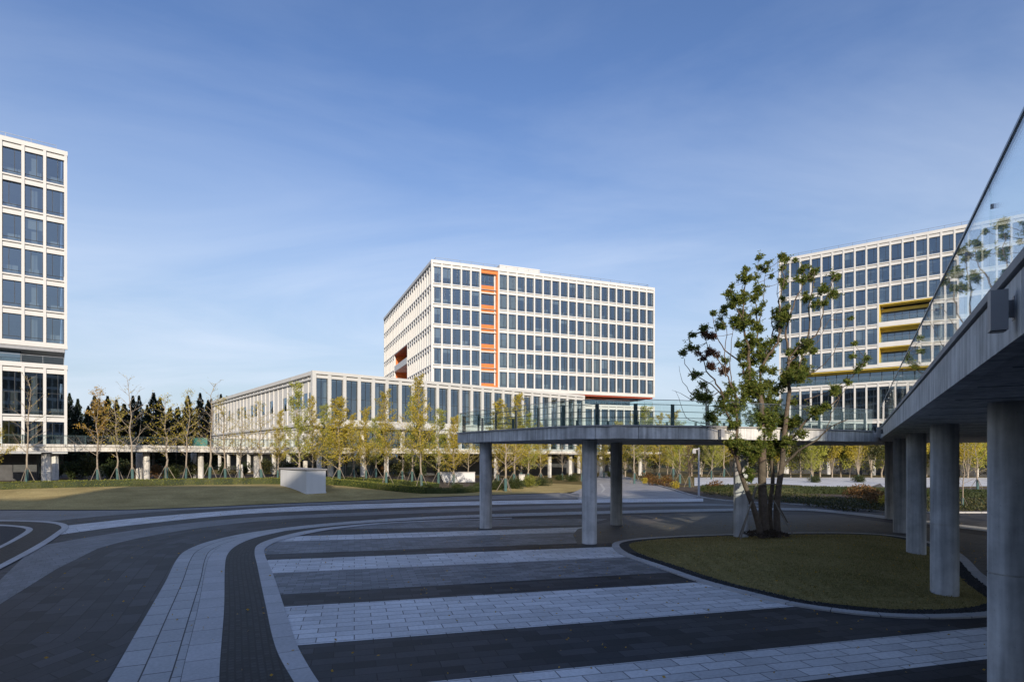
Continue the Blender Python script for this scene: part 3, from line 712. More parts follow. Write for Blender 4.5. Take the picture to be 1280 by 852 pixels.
# --- left tower (origin at its right corner)
def left_tower():
    t = empty('office_tower', (-58.2, 77.2, 0), R(37.7)); tag(t, 'tall white gridded office tower cut by the left edge of the photo', 'building')
    bw = 2.15; n = 22; L = n*bw; D = 19.4; nd = 9; bd = D / nd
    zb = 18.3; fl = [(zb + 4.13*k, 4.13) for k in range(6)]; zt = zb + 6*4.13
    for nm, floors in (('upper_frame', fl), ('lower_frame', PODF)):
        m = MB(); facade_frame(m, Tfront, -L, n, bw, floors); a = floors[-1][0] + floors[-1][1]
        m.box(-L - .2, .2, -.02, DEP, a, a + .55); b = floors[0][0]; m.box(-L - .2, .2, -.01, DEP, b - .45, b - .003)
        m.build(nm, M['white'], t)
        m = MB(); facade_frame(m, Tside1, .46, nd, bd, floors, dep=.2); m.box(-.3, .2, .48, D, a, a + .55); m.build('side_frame', M['white'], t)
        sl = slots_for(-L, n, bw, floors, two=(lambda k: k == 1) if floors is PODF else None)
        windows(t, Tfront, 0, sl, bw, 60 if floors is fl else 30); blinds(t, Tfront, sl, bw, 5, .12)
        interior(t, -L, 0, 0, D, floors, 3)
        mb = MB()
        for (u, z, h, fr, two) in slots_for(.46, nd, bd, floors):
            mb.quad(Tside1(u + PW/2, .4, z), Tside1(u + bd - PW/2, .4, z), Tside1(u + bd - PW/2, .4, z + h), Tside1(u + PW/2, .4, z + h))
        mb.build('side_glazing', M['winglass'], t)
    solid(t, 'roof', [(-L + .5, -.5, .5, D, zt + .1, zt + .3)], 'soffit'); roof_rail(t, -L, 0, 0, D, zt + .5)
    solid(t, 'overhang_soffit', [(-L, -.1, .1, D, zb - .9, zb - .46)], 'soffit')
    solid(t, 'terrace', [(-L, -.2, .5, D, 15.15, 15.4)], 'coping')
    rail_strip('terrace_rail', t, (-L, .25), (-.2, .25), 15.75, 1.0)
    m = MB(); m.quad((-L, 2.2, 15.4), (-4.6, 2.2, 15.4), (-4.6, 2.2, zb - .9), (-L, 2.2, zb - .9), 1); m.quad((-4.6, 2.2, 15.4), (-4.6, D - 3, 15.4), (-4.6, D - 3, zb - .9), (-4.6, 2.2, zb - .9), 1)
    x = -4.6
    while x > -L: m.box(x - .05, x + .05, 2.1, 2.25, 15.4, zb - .9, 0); x -= 2.15
    m.build('set_back_glazing', [M['frame'], M['winglass']], t); solid(t, 'lobby_wall', [(-L, -7, 6, D - 3, 15.4, zb - .9)], 'inter')
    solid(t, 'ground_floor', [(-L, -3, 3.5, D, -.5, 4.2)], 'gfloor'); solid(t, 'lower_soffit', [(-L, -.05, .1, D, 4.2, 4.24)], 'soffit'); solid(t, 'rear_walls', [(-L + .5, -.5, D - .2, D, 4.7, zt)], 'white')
    for k in range(5):
        m = MB(); m.tube([(-1.1 - 8.6*k, 1.2, -.5), (-1.1 - 8.6*k, 1.2, 4.3)], .4, 18); m.build('column', M['concl'], t)
left_tower()
# --- right tower
def right_tower():
    t = empty('office_tower', (59.4, 131.3, 0), R(-37.0)); tag(t, 'white gridded office tower with yellow balcony recess behind the elevated walkway on the right', 'building')
    bw = 2.07; n = 26; L = n*bw; D = 40.; h = 4.1; zb = 22.3; fl = [(zb + h*k, h) for k in range(6)]; zt = zb + 6*h
    b0, b1 = 9, 14
    def sk(i, k): return b0 <= i < b1 and k < 3
    m = MB(); facade_frame(m, Tfront, 0, n, bw, fl, sk)
    m.box(-.2, L + .2, -.02, DEP, zt, zt + .6); m.box(-.2, L + .2, -.01, DEP, zb - .5, zb - .003)
    x0, x1 = b0*bw + PW/2, b1*bw - PW/2
    m.build('front_frame', M['white'], t)
    m = MB()
    for k in range(3): m.box(x0, x1, .05, 2.4, zb + h*k - .5, zb + h*k + .45)
    m.box(x1 - 1.7, x1, .3, 2.4, zb + 2*h + .35, zb + 3*h - .9); m.build('balcony_slab', M['white'], t)
    solid(t, 'yellow_cladding', [(x0 + .002, x0 + .12, .1, 2.5, zb + .36, zb + 3*h - .01), (x1 - .12, x1 - .002, .1, 2.5, zb + .36, zb + 3*h - .01)] + [(x0 + .12, x1 - .12, .15, 2.4, zb + h*k - .65, zb + h*k - .502) for k in (1, 2)] + [(x0 + .12, x1 - .12, .1, 2.4, zb + 3*h - .2, zb + 3*h - .05)] + [(x0 + .12, x1 - .12, 2.36, 2.5, zb + h*k - 1.25, zb + h*k - .66) for k in (1, 2, 3)], 'yellow')
    for k in range(3):
        rail_strip('balcony_rail', t, (x0 + .1, .3), (x1 - .1, .3), zb + h*k + .45, 1.0)
        m = MB(); m.quad((x0, 2.45, zb + h*k + .35), (x1, 2.45, zb + h*k + .35), (x1, 2.45, zb + h*(k+1) - 1.6), (x0, 2.45, zb + h*(k+1) - 1.6), 1)
        for q in range(9): xx = x0 + (x1 - x0) * q / 8; m.box(xx - .05, xx + .05, 2.38, 2.46, zb + h*k + .35, zb + h*(k+1) - 1.6, 0)
        m.build('balcony_glazing', [M['frame'], M['winglass']], t)
    sl = slots_for(0, n, bw, fl, sk); windows(t, Tfront, 0, sl, bw, 100); blinds(t, Tfront, sl, bw, 9, .06)
    interior(t, 0, L, 2.2, D, fl, 4)
    solid(t, 'end_walls', [(0, .3, .5, D, -.5, zt + .5), (L - .3, L, .5, D, -.5, zt + .5), (.3, L - .3, D - .3, D, -.5, zt)], 'white')
    solid(t, 'roof', [(.5, L - .5, .5, D - .5, zt + .1, zt + .3)], 'soffit'); roof_rail(t, 0, L, 0, D, zt + .55)
    solid(t, 'yellow_soffit', [(.3, L, .2, D - 1, zb - .75, zb - .51), (.3, L, 2.9, 3.1, zb - 1.0, zb - .75)], 'yellow')
    m = MB(); m.quad((.3, 3.05, 18.9), (L, 3.05, 18.9), (L, 3.05, zb - 1.0), (.3, 3.05, zb - 1.0), 1)
    for q in range(n): m.box(q*bw + .3, q*bw + .42, 2.95, 3.08, 18.9, zb - .75, 0)
    m.build('set_back_glazing', [M['frame'], M['winglass']], t)
    pf = [(5.8, 5.4), (11.2, 7.4)]
    m = MB(); facade_frame(m, Tfront, 0, n, bw, pf); m.box(-.2, L + .2, -.02, DEP, 18.6, 19.0); m.build('podium_frame', M['white'], t)
    rail_strip('terrace_rail', t, (0, .3), (L, .3), 19.0); mb = MB()
    for (u, z, hh, fr, two) in slots_for(0, n, bw, pf, two=lambda k: True):
        w = win_mesh(bw - PW, hh, fr, two=two); q = len(mb.v)
        for v in w.v: mb.v.append((u + PW/2 + v[0], .36 + v[1], z + v[2]))
        mb.f += [tuple(q + k for k in f) for f in w.f]; mb.m += w.m; mb.smooth += w.smooth
    mb.build('podium_windows', [M['frame'], M['winglass']], t); interior(t, 0, L, 0, D, pf, 5)
    solid(t, 'terrace', [(.3, L - .3, .5, D, 18.6, 18.85)], 'coping'); solid(t, 'ground_floor', [(.4, L - .4, 4, D - 1, -.5, 5.3)], 'gfloor'); solid(t, 'podium_soffit', [(0, L, .1, D, 5.3, 5.79)], 'soffit')
    for k in range(7):
        m = MB(); m.tube([(1.2 + 8.28*k, 1.2, -.5), (1.2 + 8.28*k, 1.2, 5.3)], .36, 18); m.build('column', M['concl'], t)
right_tower()
# --- low wing
def low_wing():
    t = empty('office_wing', (-28.3, 84.7, 0), R(39.1)); tag(t, 'low white and grey office wing with tall windows before the orange slot tower', 'building')
    bw = 2.3; n = 24; L = n*bw; D = 62.; nd = 27; bd = (D - .46)/nd; z0, z1 = 9.2, 15.7
    m = MB(); B = m.box
    for i in range(n + 1): u = i*bw; B(u - .24, u + .24, 0, .6, z0 - .5, z1)
    B(-.28, L + .24, -.05, .6, z1, z1 + .45); B(-.28, L + .24, -.04, .6, z0 - .9, z0 - .5); B(-.28, .28, -.06, .6, z0 - .5, z1)
    for i in range(n):
        a, b = i*bw + .24, (i+1)*bw - .24; B(a, b, .08, .6, z0 - .5, z0 + .1); B(a, b, .1, .6, z1 - .55, z1 - .12)
    m.build('front_frame', M['grey_panel'], t)
    mw = split_window(win_mesh(bw - .48, z1 - z0 - .65, .5, two=True))
    for i in range(n): add_window(mw, t, (i*bw + .24, .42, z0 + .1), 0, random.Random(i).gauss(0, .008))
    # side: fins over solid panels with groups of square windows
    m = MB(); T = Tside0
    for i in range(nd + 1):
        u = .46 + i*bd; m.box(u - .10, u + .10, .06, .5, z0 - .4, z1 - .3, T=T); m.box(u - .10, u + .10, -.05, .5, 4.8, z0 - 1.3, T=T)
    m.box(.46, D + .2, -.15, .6, z1 - .1, z1 + .45, T=T); m.box(.46, D + .2, -.1, .5, z1 - .75, z1 - .5, T=T)
    m.box(.46, D + .2, -.05, .5, z0 - .8, z0 - .5, T=T); m.box(.46, D + .2, .1, .5, z0 - 1.25, z0 - 1.0, T=T)
    m.build('side_fins', M['white'], t)
    m = MB(); open_ = {i for i in range(nd) if (i * 5 // 3) % 4 in (0, 1) or i < 3}
    for i in range(nd):
        a, b = .46 + i*bd + .12, .46 + (i+1)*bd - .12
        if i in open_: m.box(a, b, .2, .4, z0 - .5, z0 + 1.9, T=T); m.box(a, b, .2, .4, z0 + 4.0, z1, T=T)
        else: m.box(a, b, .2, .4, z0 - .5, z1, T=T)
        m.box(a, b, .25, .4, 4.6, z0 - 1.3, T=T)
    m.build('side_panels', M['white'], t)
    for i in sorted(open_):
        a, b = .46 + i*bd + .12, .46 + (i+1)*bd - .12; m = MB()
        m.box(0, .04, 0, b - a, 0, 2.1, 1); m.box(-.03, .0, 0, .06, 0, 2.1); m.box(-.03, 0, b - a - .06, b - a, 0, 2.1)
        add_window(split_window(m), t, (.24, a, z0 + 1.9))
    interior(t, 0, L, 0, D, [(z0, z1 - z0)], 6)
    solid(t, 'roof', [(.5, L, .55, D, z1 - .05, z1 + .1)], 'soffit')
    solid(t, 'soffit', [(.3, L, .1, D, z0 - 1.1, z0 - .91)], 'soffit')
    # recessed lower storeys
    m = MB(); k0 = 9
    for i in range(k0, n + 1): m.box(i*bw - .2, i*bw + .2, .1, .55, 4.4, z0 - 1.1)
    m.box(k0*bw + .2, L, .12, .5, 4.4, 5.2); m.box(k0*bw + .2, L, .12, .5, z0 - 1.6, z0 - 1.1)
    m.build('lower_frame', M['grey_panel'], t)
    m = MB(); m.quad((k0*bw, .45, 5.2), (L, .45, 5.2), (L, .45, z0 - 1.6), (k0*bw, .45, z0 - 1.6), 1); m.quad((2, 4.5, -.5), (k0*bw, 4.5, -.5), (k0*bw, 4.5, z0 - 1.1), (2, 4.5, z0 - 1.1), 1)
    for i in range(40):
        x = 2 + i * 1.15
        if x < k0*bw: m.box(x, x + .07, 4.4, 4.52, -.5, z0 - 1.1, 0)
    m.box(2, k0*bw, 4.38, 4.52, 5.0, 5.3, 0); m.build('lower_glazing', [M['frame'], M['winglass']], t)
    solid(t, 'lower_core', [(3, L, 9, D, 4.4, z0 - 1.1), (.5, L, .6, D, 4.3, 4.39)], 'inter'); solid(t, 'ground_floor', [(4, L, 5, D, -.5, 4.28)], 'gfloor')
    for k in range(8):
        m = MB(); m.tube([(.9, 6 + 7.5*k, -.5), (.9, 6 + 7.5*k, 4.3)], .34, 16); m.build('column', M['concl'], t)
    for x, y in ((1.2, 1.2), (8, 1.2), (14.8, 1.2)):
        m = MB(); m.tube([(x, y, -.5), (x, y, z0 - 1.1)], .38, 20); m.build('column', M['concl'], t)
low_wing()
# --- the building behind the photographer: it casts the shade over the plaza
def rear_building(x0, x1, y0, y1, hh, label):
    t = empty('office_block', (x0, y0, 0), 0); tag(t, label, 'building')
    L = x1 - x0; D = y1 - y0
    solid(t, 'walls', [(0, L, 0, D, -.5, hh)], 'white'); m = MB(); m2 = MB()
    for k in range(int(hh / 4.2)):
        z = .8 + k * 4.2
        for i in range(int(L / 2.2)): m.box(i*2.2 + .3, i*2.2 + 2.0, D, D + .05, z, z + 3.0)
        m2.box(0, L, D, D + .25, z + 3.05, z + 3.35)
    m.build('window_rows', M['frame'], t, kind='stuff'); m2.build('cornice', M['white'], t)
rear_building(-170., -18., -100., -70., 44.6, 'white office block at the left across the plaza, outside the photo')
rear_building(-17.9, 24.8, -100., -70.2, 49.7, 'taller white office block across the plaza, outside the photo')
rear_building(24.9, 90., -90., -70.1, 36.4, 'lower white office wing across the plaza, outside the photo')
rear_building(38., 45.3, -112., -90.2, 58., 'narrow white tower behind the lower office wing, outside the photo')
# ------------------------------------------------------------------ walkways
def column(root, x, y, zt, r=.34, zb=-.2, m='concrete', joint=True):
    mb = MB(); zj = 2.05
    if joint and zb < zj < zt - 1:
        mb.tube([(x, y, zb), (x, y, zj - .012)], r, 44); mb.tube([(x, y, zj - .012), (x, y, zj + .012)], r - .015, 44); mb.tube([(x, y, zj + .012), (x, y, zt)], r, 44)
    else: mb.tube([(x, y, zb), (x, y, zt)], r, 44)
    mb.build('column', M[m], root)
def glass_run(root, path, z, h, seg, inner=.0, posts=None, post_h=.95, fins=True, rail_m='metal', pm='gmetal', fin_off=.28, rods=True, clamps=False, limit=90):
    """glass balustrade along a path of (x, y): one part per pane"""
    L = [0]
    for a, b in zip(path, path[1:]): L.append(L[-1] + math.dist(a, b))
    n = max(1, round(L[-1] / seg)); pts = resample(path, n + 1)
    for i in range(n):
        a, b = Vector((*pts[i], 0)), Vector((*pts[i+1], 0)); d = (b - a).normalized(); nn = Vector((-d.y, d.x, 0)) * .009
        za = z[0] + (z[1]-z[0]) * i / n; zb = z[0] + (z[1]-z[0]) * (i+1) / n
        a1 = a + d * .008; b1 = b - d * .008; m = MB()
        m.hexa([tuple(q) for q in (a1 - nn + Vector((0, 0, za)), b1 - nn + Vector((0, 0, zb)), b1 + nn + Vector((0, 0, zb)), a1 + nn + Vector((0, 0, za)),
                                   a1 - nn + Vector((0, 0, za + h)), b1 - nn + Vector((0, 0, zb + h)), b1 + nn + Vector((0, 0, zb + h)), a1 + nn + Vector((0, 0, za + h)))])
        m.build('glass_panel', M['railglass'], root)
    m = MB()
    for i in range(n):
        za = z[0] + (z[1]-z[0]) * i / n; zb = z[0] + (z[1]-z[0]) * (i+1) / n
        m.bar((*pts[i], za + h + .012), (*pts[i+1], zb + h + .012), .04, .025)
    m.build('top_rail', M[rail_m], root)
    if fins:
        for i in range(n + 1):
            a = Vector((*pts[max(0, i-1)], 0)); b = Vector((*pts[min(n, i+1)], 0)); d = (b - a).normalized(); nn = Vector((-d.y, d.x, 0)) * inner
            p = Vector((*pts[i], z[0] + (z[1]-z[0]) * i / n)) + nn
            m = MB(); m.bar(tuple(p), tuple(p + Vector((0, 0, post_h))), .17, .03, up=tuple(nn.normalized() if inner else (0, 0, 1))); m.build('post', M[pm], root)
    if rods:
        m = MB()
        for zz in (.35, .62, .93):
            for i in range(n):
                a = Vector((*pts[i], 0)); b = Vector((*pts[i+1], 0)); d = (b - a).normalized(); nn = Vector((-d.y, d.x, 0)) * inner
                za = z[0] + (z[1]-z[0]) * i / n; zb = z[0] + (z[1]-z[0]) * (i+1) / n
                m.bar(tuple(a + nn + Vector((0, 0, za + zz))), tuple(b + nn + Vector((0, 0, zb + zz))), .025, .025)
        m.build('rail_rods', M[pm], root)
    return pts
# right walkway (straight, wide deck)
u = Vector((.504, .864, 0)); nrm = Vector((.864, -.504, 0)); O = Vector((1.2, 0, 0))
def RW(s, d, z): q = O + u * s + nrm * d; return (q.x, q.y, z)
def right_walkway():
    s0, s1, wd = -7., 36.2, 9.0; zs, zt = 4.88, 5.46
    t = empty('elevated_walkway', (8.3, 9.8, 0)); tag(t, 'wide concrete elevated walkway on round columns receding along the right edge', 'walkway')
    def place(o): o.location = (-8.3, -9.8, 0)
    m = MB(); T = lambda s, d, z: RW(s, d, z)
    m.box(s0, s1 + 14, .16, wd, zs, zt - .06, T=T); m.box(s0, s1 + 14, wd - .4, wd, zs - .35, zs, T=T)
    x = s0
    o = [m.build('deck', M['concrete'], t)]
    m = MB(); x = s0
    while x < s1 - .1:
        e = min(s1, x + 3.0); m.box(x + .006, e - .006, 0, .157, zs - .0, zt - .1, T=T); x += 3.0
    o.append(m.build('fascia', M['fascia'], t))
    m = MB(); m.box(s0, s1, -.03, .3, zt - .075, zt, T=T); o.append(m.build('coping', M['coping'], t))
    m = MB()
    for k in range(int((s1 - s0) / 2)): m.box(s0 + 2*k, s0 + 2*k + .02, .3, wd - .5, zs - .006, zs - .001, T=T)
    o.append(m.build('soffit_joints', M['frame'], t))
    for k in range(5):
        x, y = 8.3 + 3.975*k, 9.8 + 7.0*k; column(t, x, y, zs + .1, zb=-.2)
    for k in range(5):
        q = Vector((8.3 + 3.975*k, 9.8 + 7.0*k, 0)) + nrm * 6.4; column(t, q.x, q.y, zs - .3)
    glass_run(t, [RW(s0, .02, 0)[:2], RW(s1 - .4, .02, 0)[:2]], (zt, zt), 1.03, 1.47, fins=False, rods=False, rail_m='metal')
    for k in range(29):
        q = s0 + 1.464 * k
        m = MB(); m.box(q - .010, q + .010, .0, .04, zt + .76, zt + .80, T=T); m.build('glass_clamp', M['lampgrey'], t)
    for c in t.children: c.location = (-8.3 + 0, -9.8, 0)
    # fascia floodlights
right_walkway()
def floodlight(s, label):
    t = empty('floodlight', RW(s, 0, 5.11)); tag(t, label, 'lamp', 'floodlights on the walkway sides')
    a = math.atan2(u.y, u.x); t.rotation_euler = (0, 0, a); t.scale = (.82, .82, .82) if s < 20 else (1.3, 1.3, 1.3)
    m = MB(); m.box(-.075, .075, .07, .20, -.20, .17); m.build('lamp_housing', M['lampgrey'], t)
    m = MB(); m.box(-.06, .06, .085, .185, -.208, -.2); m.build('lens', M['lens'], t)
    m = MB(); m.box(.10, .15, .0, .16, -.06, .1); m.box(.06, .12, .1, .14, -.02, .06); m.build('bracket', M['lampgrey'], t)
    m = MB(); m.box(.08, .17, -.004, .006, -.09, .13); m.build('mounting_plate', M['lampgrey'], t)
floodlight(5.16, 'grey box floodlight bracketed to the near end of the right walkway side')
floodlight(32.0, 'grey box floodlight on the right walkway side, far end by the cross bridge')
# cross bridge
def cross_bridge():
    zs, zt = 4.74, 5.32
    front = smooth([(-3.1, 34.2), (-2.0, 32.2), (0.4, 28.8), (2.0, 26.6), (3.6, 25.6), (5.6, 25.5), (9.4, 26.6), (13.5, 28.4), (17, 30.2), (19.0, 31.2)], 1.2)
    back = smooth([(25.5, 42.5), (20, 42.3), (13, 41), (6, 39), (0, 37), (-2.4, 35.8), (-3.1, 34.2)], 1.4)
    t = empty('cross_bridge', (3.5, 26.8, 0)); tag(t, 'curved concrete footbridge with green glass railing in front of the trees, on three round columns', 'footbridge')
    ring_ = front + [(26, 41)] + back[:-1]
    mb = MB(); tr = geometry.tessellate_polygon([[Vector((p[0], p[1], 0)) for p in ring_]]); n = len(ring_)
    for z in (zs, zt - .06):
        for p in ring_: mb.v.append((p[0], p[1], z))
    for a in tr:
        mb.f.append(tuple(a)); mb.f.append(tuple(i + n for i in a)); mb.m += [0, 0]; mb.smooth += [False, False]
    for i in range(n): j = (i+1) % n; mb.f.append((i, j, j+n, i+n)); mb.m.append(0); mb.smooth.append(False)
    mb.build('deck', M['concrete'], t)
    def skirt(path, seg, nm):
        P2 = resample(path, max(2, round(sum(math.dist(a, b) for a, b in zip(path, path[1:])) / seg)) + 1); m = MB()
        for a, b in zip(P2, P2[1:]):
            d = Vector((b[0]-a[0], b[1]-a[1], 0)).normalized(); o = Vector((d.y, -d.x, 0)) * .05; a = Vector((*a, 0)) + d*.008; b = Vector((*b, 0)) - d*.008
            m.hexa([tuple(q) for q in (a + o + Vector((0, 0, zs - .02)), b + o + Vector((0, 0, zs - .02)), b - o*.5 + Vector((0, 0, zs - .02)), a - o*.5 + Vector((0, 0, zs - .02)),
                                       a + o + Vector((0, 0, zt - .08)), b + o + Vector((0, 0, zt - .08)), b - o*.5 + Vector((0, 0, zt - .08)), a - o*.5 + Vector((0, 0, zt - .08)))])
        m.build(nm, M['fascia'], t)
        m = MB()
        for a, b in zip(P2, P2[1:]): m.bar((*a, zt - .035), (*b, zt - .035), .24, .06)
        m.build('coping', M['coping'], t)
    skirt(front, 1.9, 'fascia'); skirt(back, 2.4, 'fascia')
    for x, y in ((3.53, 27.0), (-1.45, 32.7), (6.03, 34.2), (11.1, 28.7)): column(t, x, y, zs + .1)
    glass_run(t, front, (zt, zt), 1.08, 1.9, inner=.42)
    glass_run(t, back, (zt, zt), 1.08, 2.2, inner=.35)
    for c in t.children: c.location = (-3.5, -26.8, 0)
cross_bridge()
f = empty('floodlight', (9.3, 26.45, 5.02)); f.rotation_euler = (0, 0, R(16)); tag(f, 'small grey floodlight on the concrete side of the curved footbridge', 'lamp', 'floodlights on the walkway sides')
m = MB(); m.box(-.09, .09, -.2, -.04, -.2, .16); m.build('lamp_housing', M['lampgrey'], f); m = MB(); m.box(-.04, .04, -.06, .06, -.05, .08); m.build('bracket', M['lampgrey'], f)
# far walkway
FB = [(px, Y, zt, th) for px, Y, zt, th in ((-60, 64, 5.3, .8), (58, 69, 5.3, .82), (183, 76, 5.3, .82), (251, 80, 5.25, .8), (321, 84, 5.2, .8), (483, 91, 5.1, .75), (548, 94, 5.0, .7), (687, 106, 4.75, .45), (751, 112, 4.7, .42), (860, 124, 4.6, .40), (1000, 138, 4.55, .4), (1130, 150, 4.5, .4))]
def far_walkway():
    pts = smooth([((px - CX) / F * Y, Y, zt, th) for px, Y, zt, th in FB], 4)
    t = empty('elevated_walkway', (0, 105, 0)); tag(t, 'long pale elevated walkway on columns crossing behind the hedge and young trees', 'walkway')
    B = []; W_ = 4.2
    for i, p in enumerate(pts):
        a = pts[max(i-1, 0)]; b = pts[min(i+1, len(pts)-1)]; d = Vector((b[0]-a[0], b[1]-a[1])).normalized(); B.append((p[0] - d.y*W_, p[1] + d.x*W_))
    m = MB(); e = MB(); 
    for i in range(len(pts) - 1):
        p, q, a, b = pts[i], pts[i+1], B[i], B[i+1]
        m.hexa([(p[0], p[1], p[2]-p[3]), (q[0], q[1], q[2]-q[3]), (*b, q[2]-q[3]), (*a, p[2]-p[3]), (p[0], p[1], p[2]), (q[0], q[1], q[2]), (*b, q[2]), (*a, p[2])])
        d = Vector((q[0]-p[0], q[1]-p[1], 0)).normalized(); o = Vector((d.y, -d.x, 0)) * .06
        e.bar(tuple(Vector((p[0], p[1], p[2] - .12)) + o), tuple(Vector((q[0], q[1], q[2] - .12)) + o), .12, .3)
    m.build('deck', M['concl'], t); e.build('edge_beam', M['concl'], t)
    path = [(p[0], p[1]) for p in pts]; n = 62; P2 = resample(pts, n + 1)
    for sidepath, nm in ((P2, 0), ([(*resample(B, n + 1)[i], P2[i][2], 0) for i in range(n + 1)], 1)):
        g = MB(); r = MB()
        for i in range(n):
            a, b = sidepath[i], sidepath[i+1]; d = Vector((b[0]-a[0], b[1]-a[1], 0)).normalized() * .03
            A0, B0 = Vector((a[0], a[1], a[2] + .05)) + d, Vector((b[0], b[1], b[2] + .05)) - d
            if nm == 0:
                g = MB(); g.quad(tuple(A0), tuple(B0), tuple(B0 + Vector((0, 0, 1.0))), tuple(A0 + Vector((0, 0, 1.0)))); g.build('glass_panel', M['railglass'], t)
            else: g.quad(tuple(A0), tuple(B0), tuple(B0 + Vector((0, 0, 1.0))), tuple(A0 + Vector((0, 0, 1.0))))
            r.bar((a[0], a[1], a[2] + 1.08), (b[0], b[1], b[2] + 1.08), .05, .05)
            if nm == 0: 
                q = MB(); q.bar((a[0], a[1], a[2]), (a[0], a[1], a[2] + 1.06), .10, .05, up=(1, 0, 0)); q.build('post', M['gmetal'], t)
            else: r.bar((a[0], a[1], a[2]), (a[0], a[1], a[2] + 1.06), .06, .06)
        if nm: g.build('rear_glass', M['railglass'], t)
        r.build('top_rail', M['gmetal'], t)
    for px, Y, r in ((58, 70, .48), (183, 77.5, .40), (174, 80, .38), (251, 81.5, .36), (242, 84, .36), (321, 85.5, .42), (413, 89.5, .42), (483, 92.5, .36), (548, 95.5, .36), (620, 102, .38), (687, 108, .34), (713, 110.5, .34), (751, 114, .34), (800, 120, .34), (842, 124, .34), (876, 127.5, .34), (920, 132, .34), (1010, 141, .34), (1080, 147, .34)):
        x = (px - CX) / F * Y; zt = 4.35 if px < 640 else 4.15; column(t, x, Y, zt, r, gz(x, Y) - .3, 'concl')
    # teal sign board hung on the railing
    a = P(241, 548, 79.6); m = MB(); m.box(0, 1.75, -.12, -.06, 0, 1.15)
    m.build('sign_board', M['signteal'], t, (a.x, a.y, 5.25), R(32))
    for c in t.children: c.location = (c.location.x, c.location.y - 105, c.location.z)
far_walkway()
# ------------------------------------------------------------------ plinth box on the lawn
def plinth():
    A = Vector(G(343.5, 608.5, .55)); B = Vector(G(383, 615.5, .45)); C = Vector(G(401, 614.5, .45)); d1 = (A - B) * .8; d2 = C - B
    n = Vector((-d1.y, d1.x)).normalized(); n = n if n.x > 0 else -n
    d2 = d2.normalized() * 2.0 * .5 + n * 2.0 * .5
    z0 = gz(*B) - .3; H = 2.52 - z0
    t = empty('vent_box', (B.x, B.y, z0)); tag(t, 'white rendered box with a flat grey cap standing on the left lawn', 'vent housing')
    def pr(nm, e, z0, z1, mm):
        k1 = d1.normalized() * e; k2 = n * e
        c = [-k1 - k2, d1 + k1 - k2, d1 + d2 + k1 + k2, d2 - k1 + k2]
        mb = MB(); mb.hexa([(q.x, q.y, z0) for q in c] + [(q.x, q.y, z1) for q in c]); mb.build(nm, M[mm], t)
    pr('wall', 0, 0, H, 'white_wall'); pr('gap', -.06, H, H + .06, 'frame'); pr('cap', .12, H + .06, H + .18, 'coping'); pr('base_course', .04, 0, .42, 'white_wall')
plinth()
# ------------------------------------------------------------------ vegetation
def bough(rnd, base, az, el, L, droop, n=5):
    pts = [Vector(base)]; d = Vector((math.cos(az)*math.cos(el), math.sin(az)*math.cos(el), math.sin(el)))
    for i in range(n):
        d = (d + Vector((rnd.gauss(0, .10), rnd.gauss(0, .10), rnd.gauss(0, .06) + droop))).normalized(); pts.append(pts[-1] + d * (L / n))
    return pts
def young_tree(seed, h, leaves, lm, bare_up=.0, wide=.28, nb=22, low=.28, leaf=.125, trunk_r=.10, bark='bark2', wrap=True, el0=.55):
    rnd = random.Random(seed)
    t = empty('young_tree', (0, 0, 0)); T = MB(); C = MB()
    pts = [Vector((0, 0, -.1))]; 
    for i in range(8): pts.append(Vector((rnd.gauss(0, .05) * (i+1)*.4, rnd.gauss(0, .05)*(i+1)*.4, h * (i+1) / 8)))
    T.tube(pts, [trunk_r * (1 - .92 * i / 8) + .006 for i in range(9)], 7)
    for b in range(nb):
        f = low + (1 - low) * ((b + rnd.random()) / nb); z = h * min(.985, f); i = min(7, int(f * 8)); q = pts[i].lerp(pts[min(8, i+1)], f*8 - i)
        L = h * wide * (1.15 - f) * rnd.uniform(.7, 1.25) + .25; az = b * 2.4 + rnd.uniform(-.4, .4)
        bp = bough(rnd, q, az, el0 + rnd.uniform(-.2, .25), L, .07); r0 = .028 * (1.2 - f) + .012
        T.tube(bp, [r0 * (1 - .8*k/5) for k in range(6)], 4, cap=False)
        segs = [bp]
        for s in range(3 + int(3 * (1.1 - f))):
            k = rnd.randint(1, 4); sp = bough(rnd, bp[k], az + rnd.uniform(-1.1, 1.1), rnd.uniform(.2, .9), L * rnd.uniform(.25, .5), .03, 3)
            T.tube(sp, [.011, .009, .007, .004], 3, cap=False); segs.append(sp)
        for sp in segs:
            nl = int(1.05 * leaves * rnd.uniform(.3, 1.6) * (0 if f < bare_up * rnd.uniform(.7, 1.3) else 1))
            for _ in range(nl):
                k = rnd.randint(0, len(sp) - 2); p = sp[k].lerp(sp[k+1], rnd.random()) + Vector((rnd.gauss(0, .12), rnd.gauss(0, .12), rnd.gauss(0, .12)))
                C.leaf(p, (rnd.gauss(0, 1), rnd.gauss(0, 1), rnd.gauss(0, .7)), leaf * rnd.uniform(.6, 1.3), leaf * rnd.uniform(.5, .9), rnd)
    T.build('trunk', M[bark], t)
    if C.v: C.build('crown', M[lm], t)
    if wrap:
        S_ = MB(); S_.tube([(0, 0, 0), (0, 0, 1.5)], trunk_r + .04, 8); S_.build('trunk_wrap', M['wrap'], t)
        for k in range(3):
            a = k * 2.09 + .5; S_ = MB(); S_.tube([(math.cos(a)*.85, math.sin(a)*.85, -.05), (math.cos(a)*.08, math.sin(a)*.08, 1.7)], .035, 6); S_.build('stake', M['stake'], t)
    return t
PROT = {}
def proto(key, *a, **k):
    if key not in PROT: t = young_tree(*a, **k); PROT[key] = [t, False]
    return PROT[key]
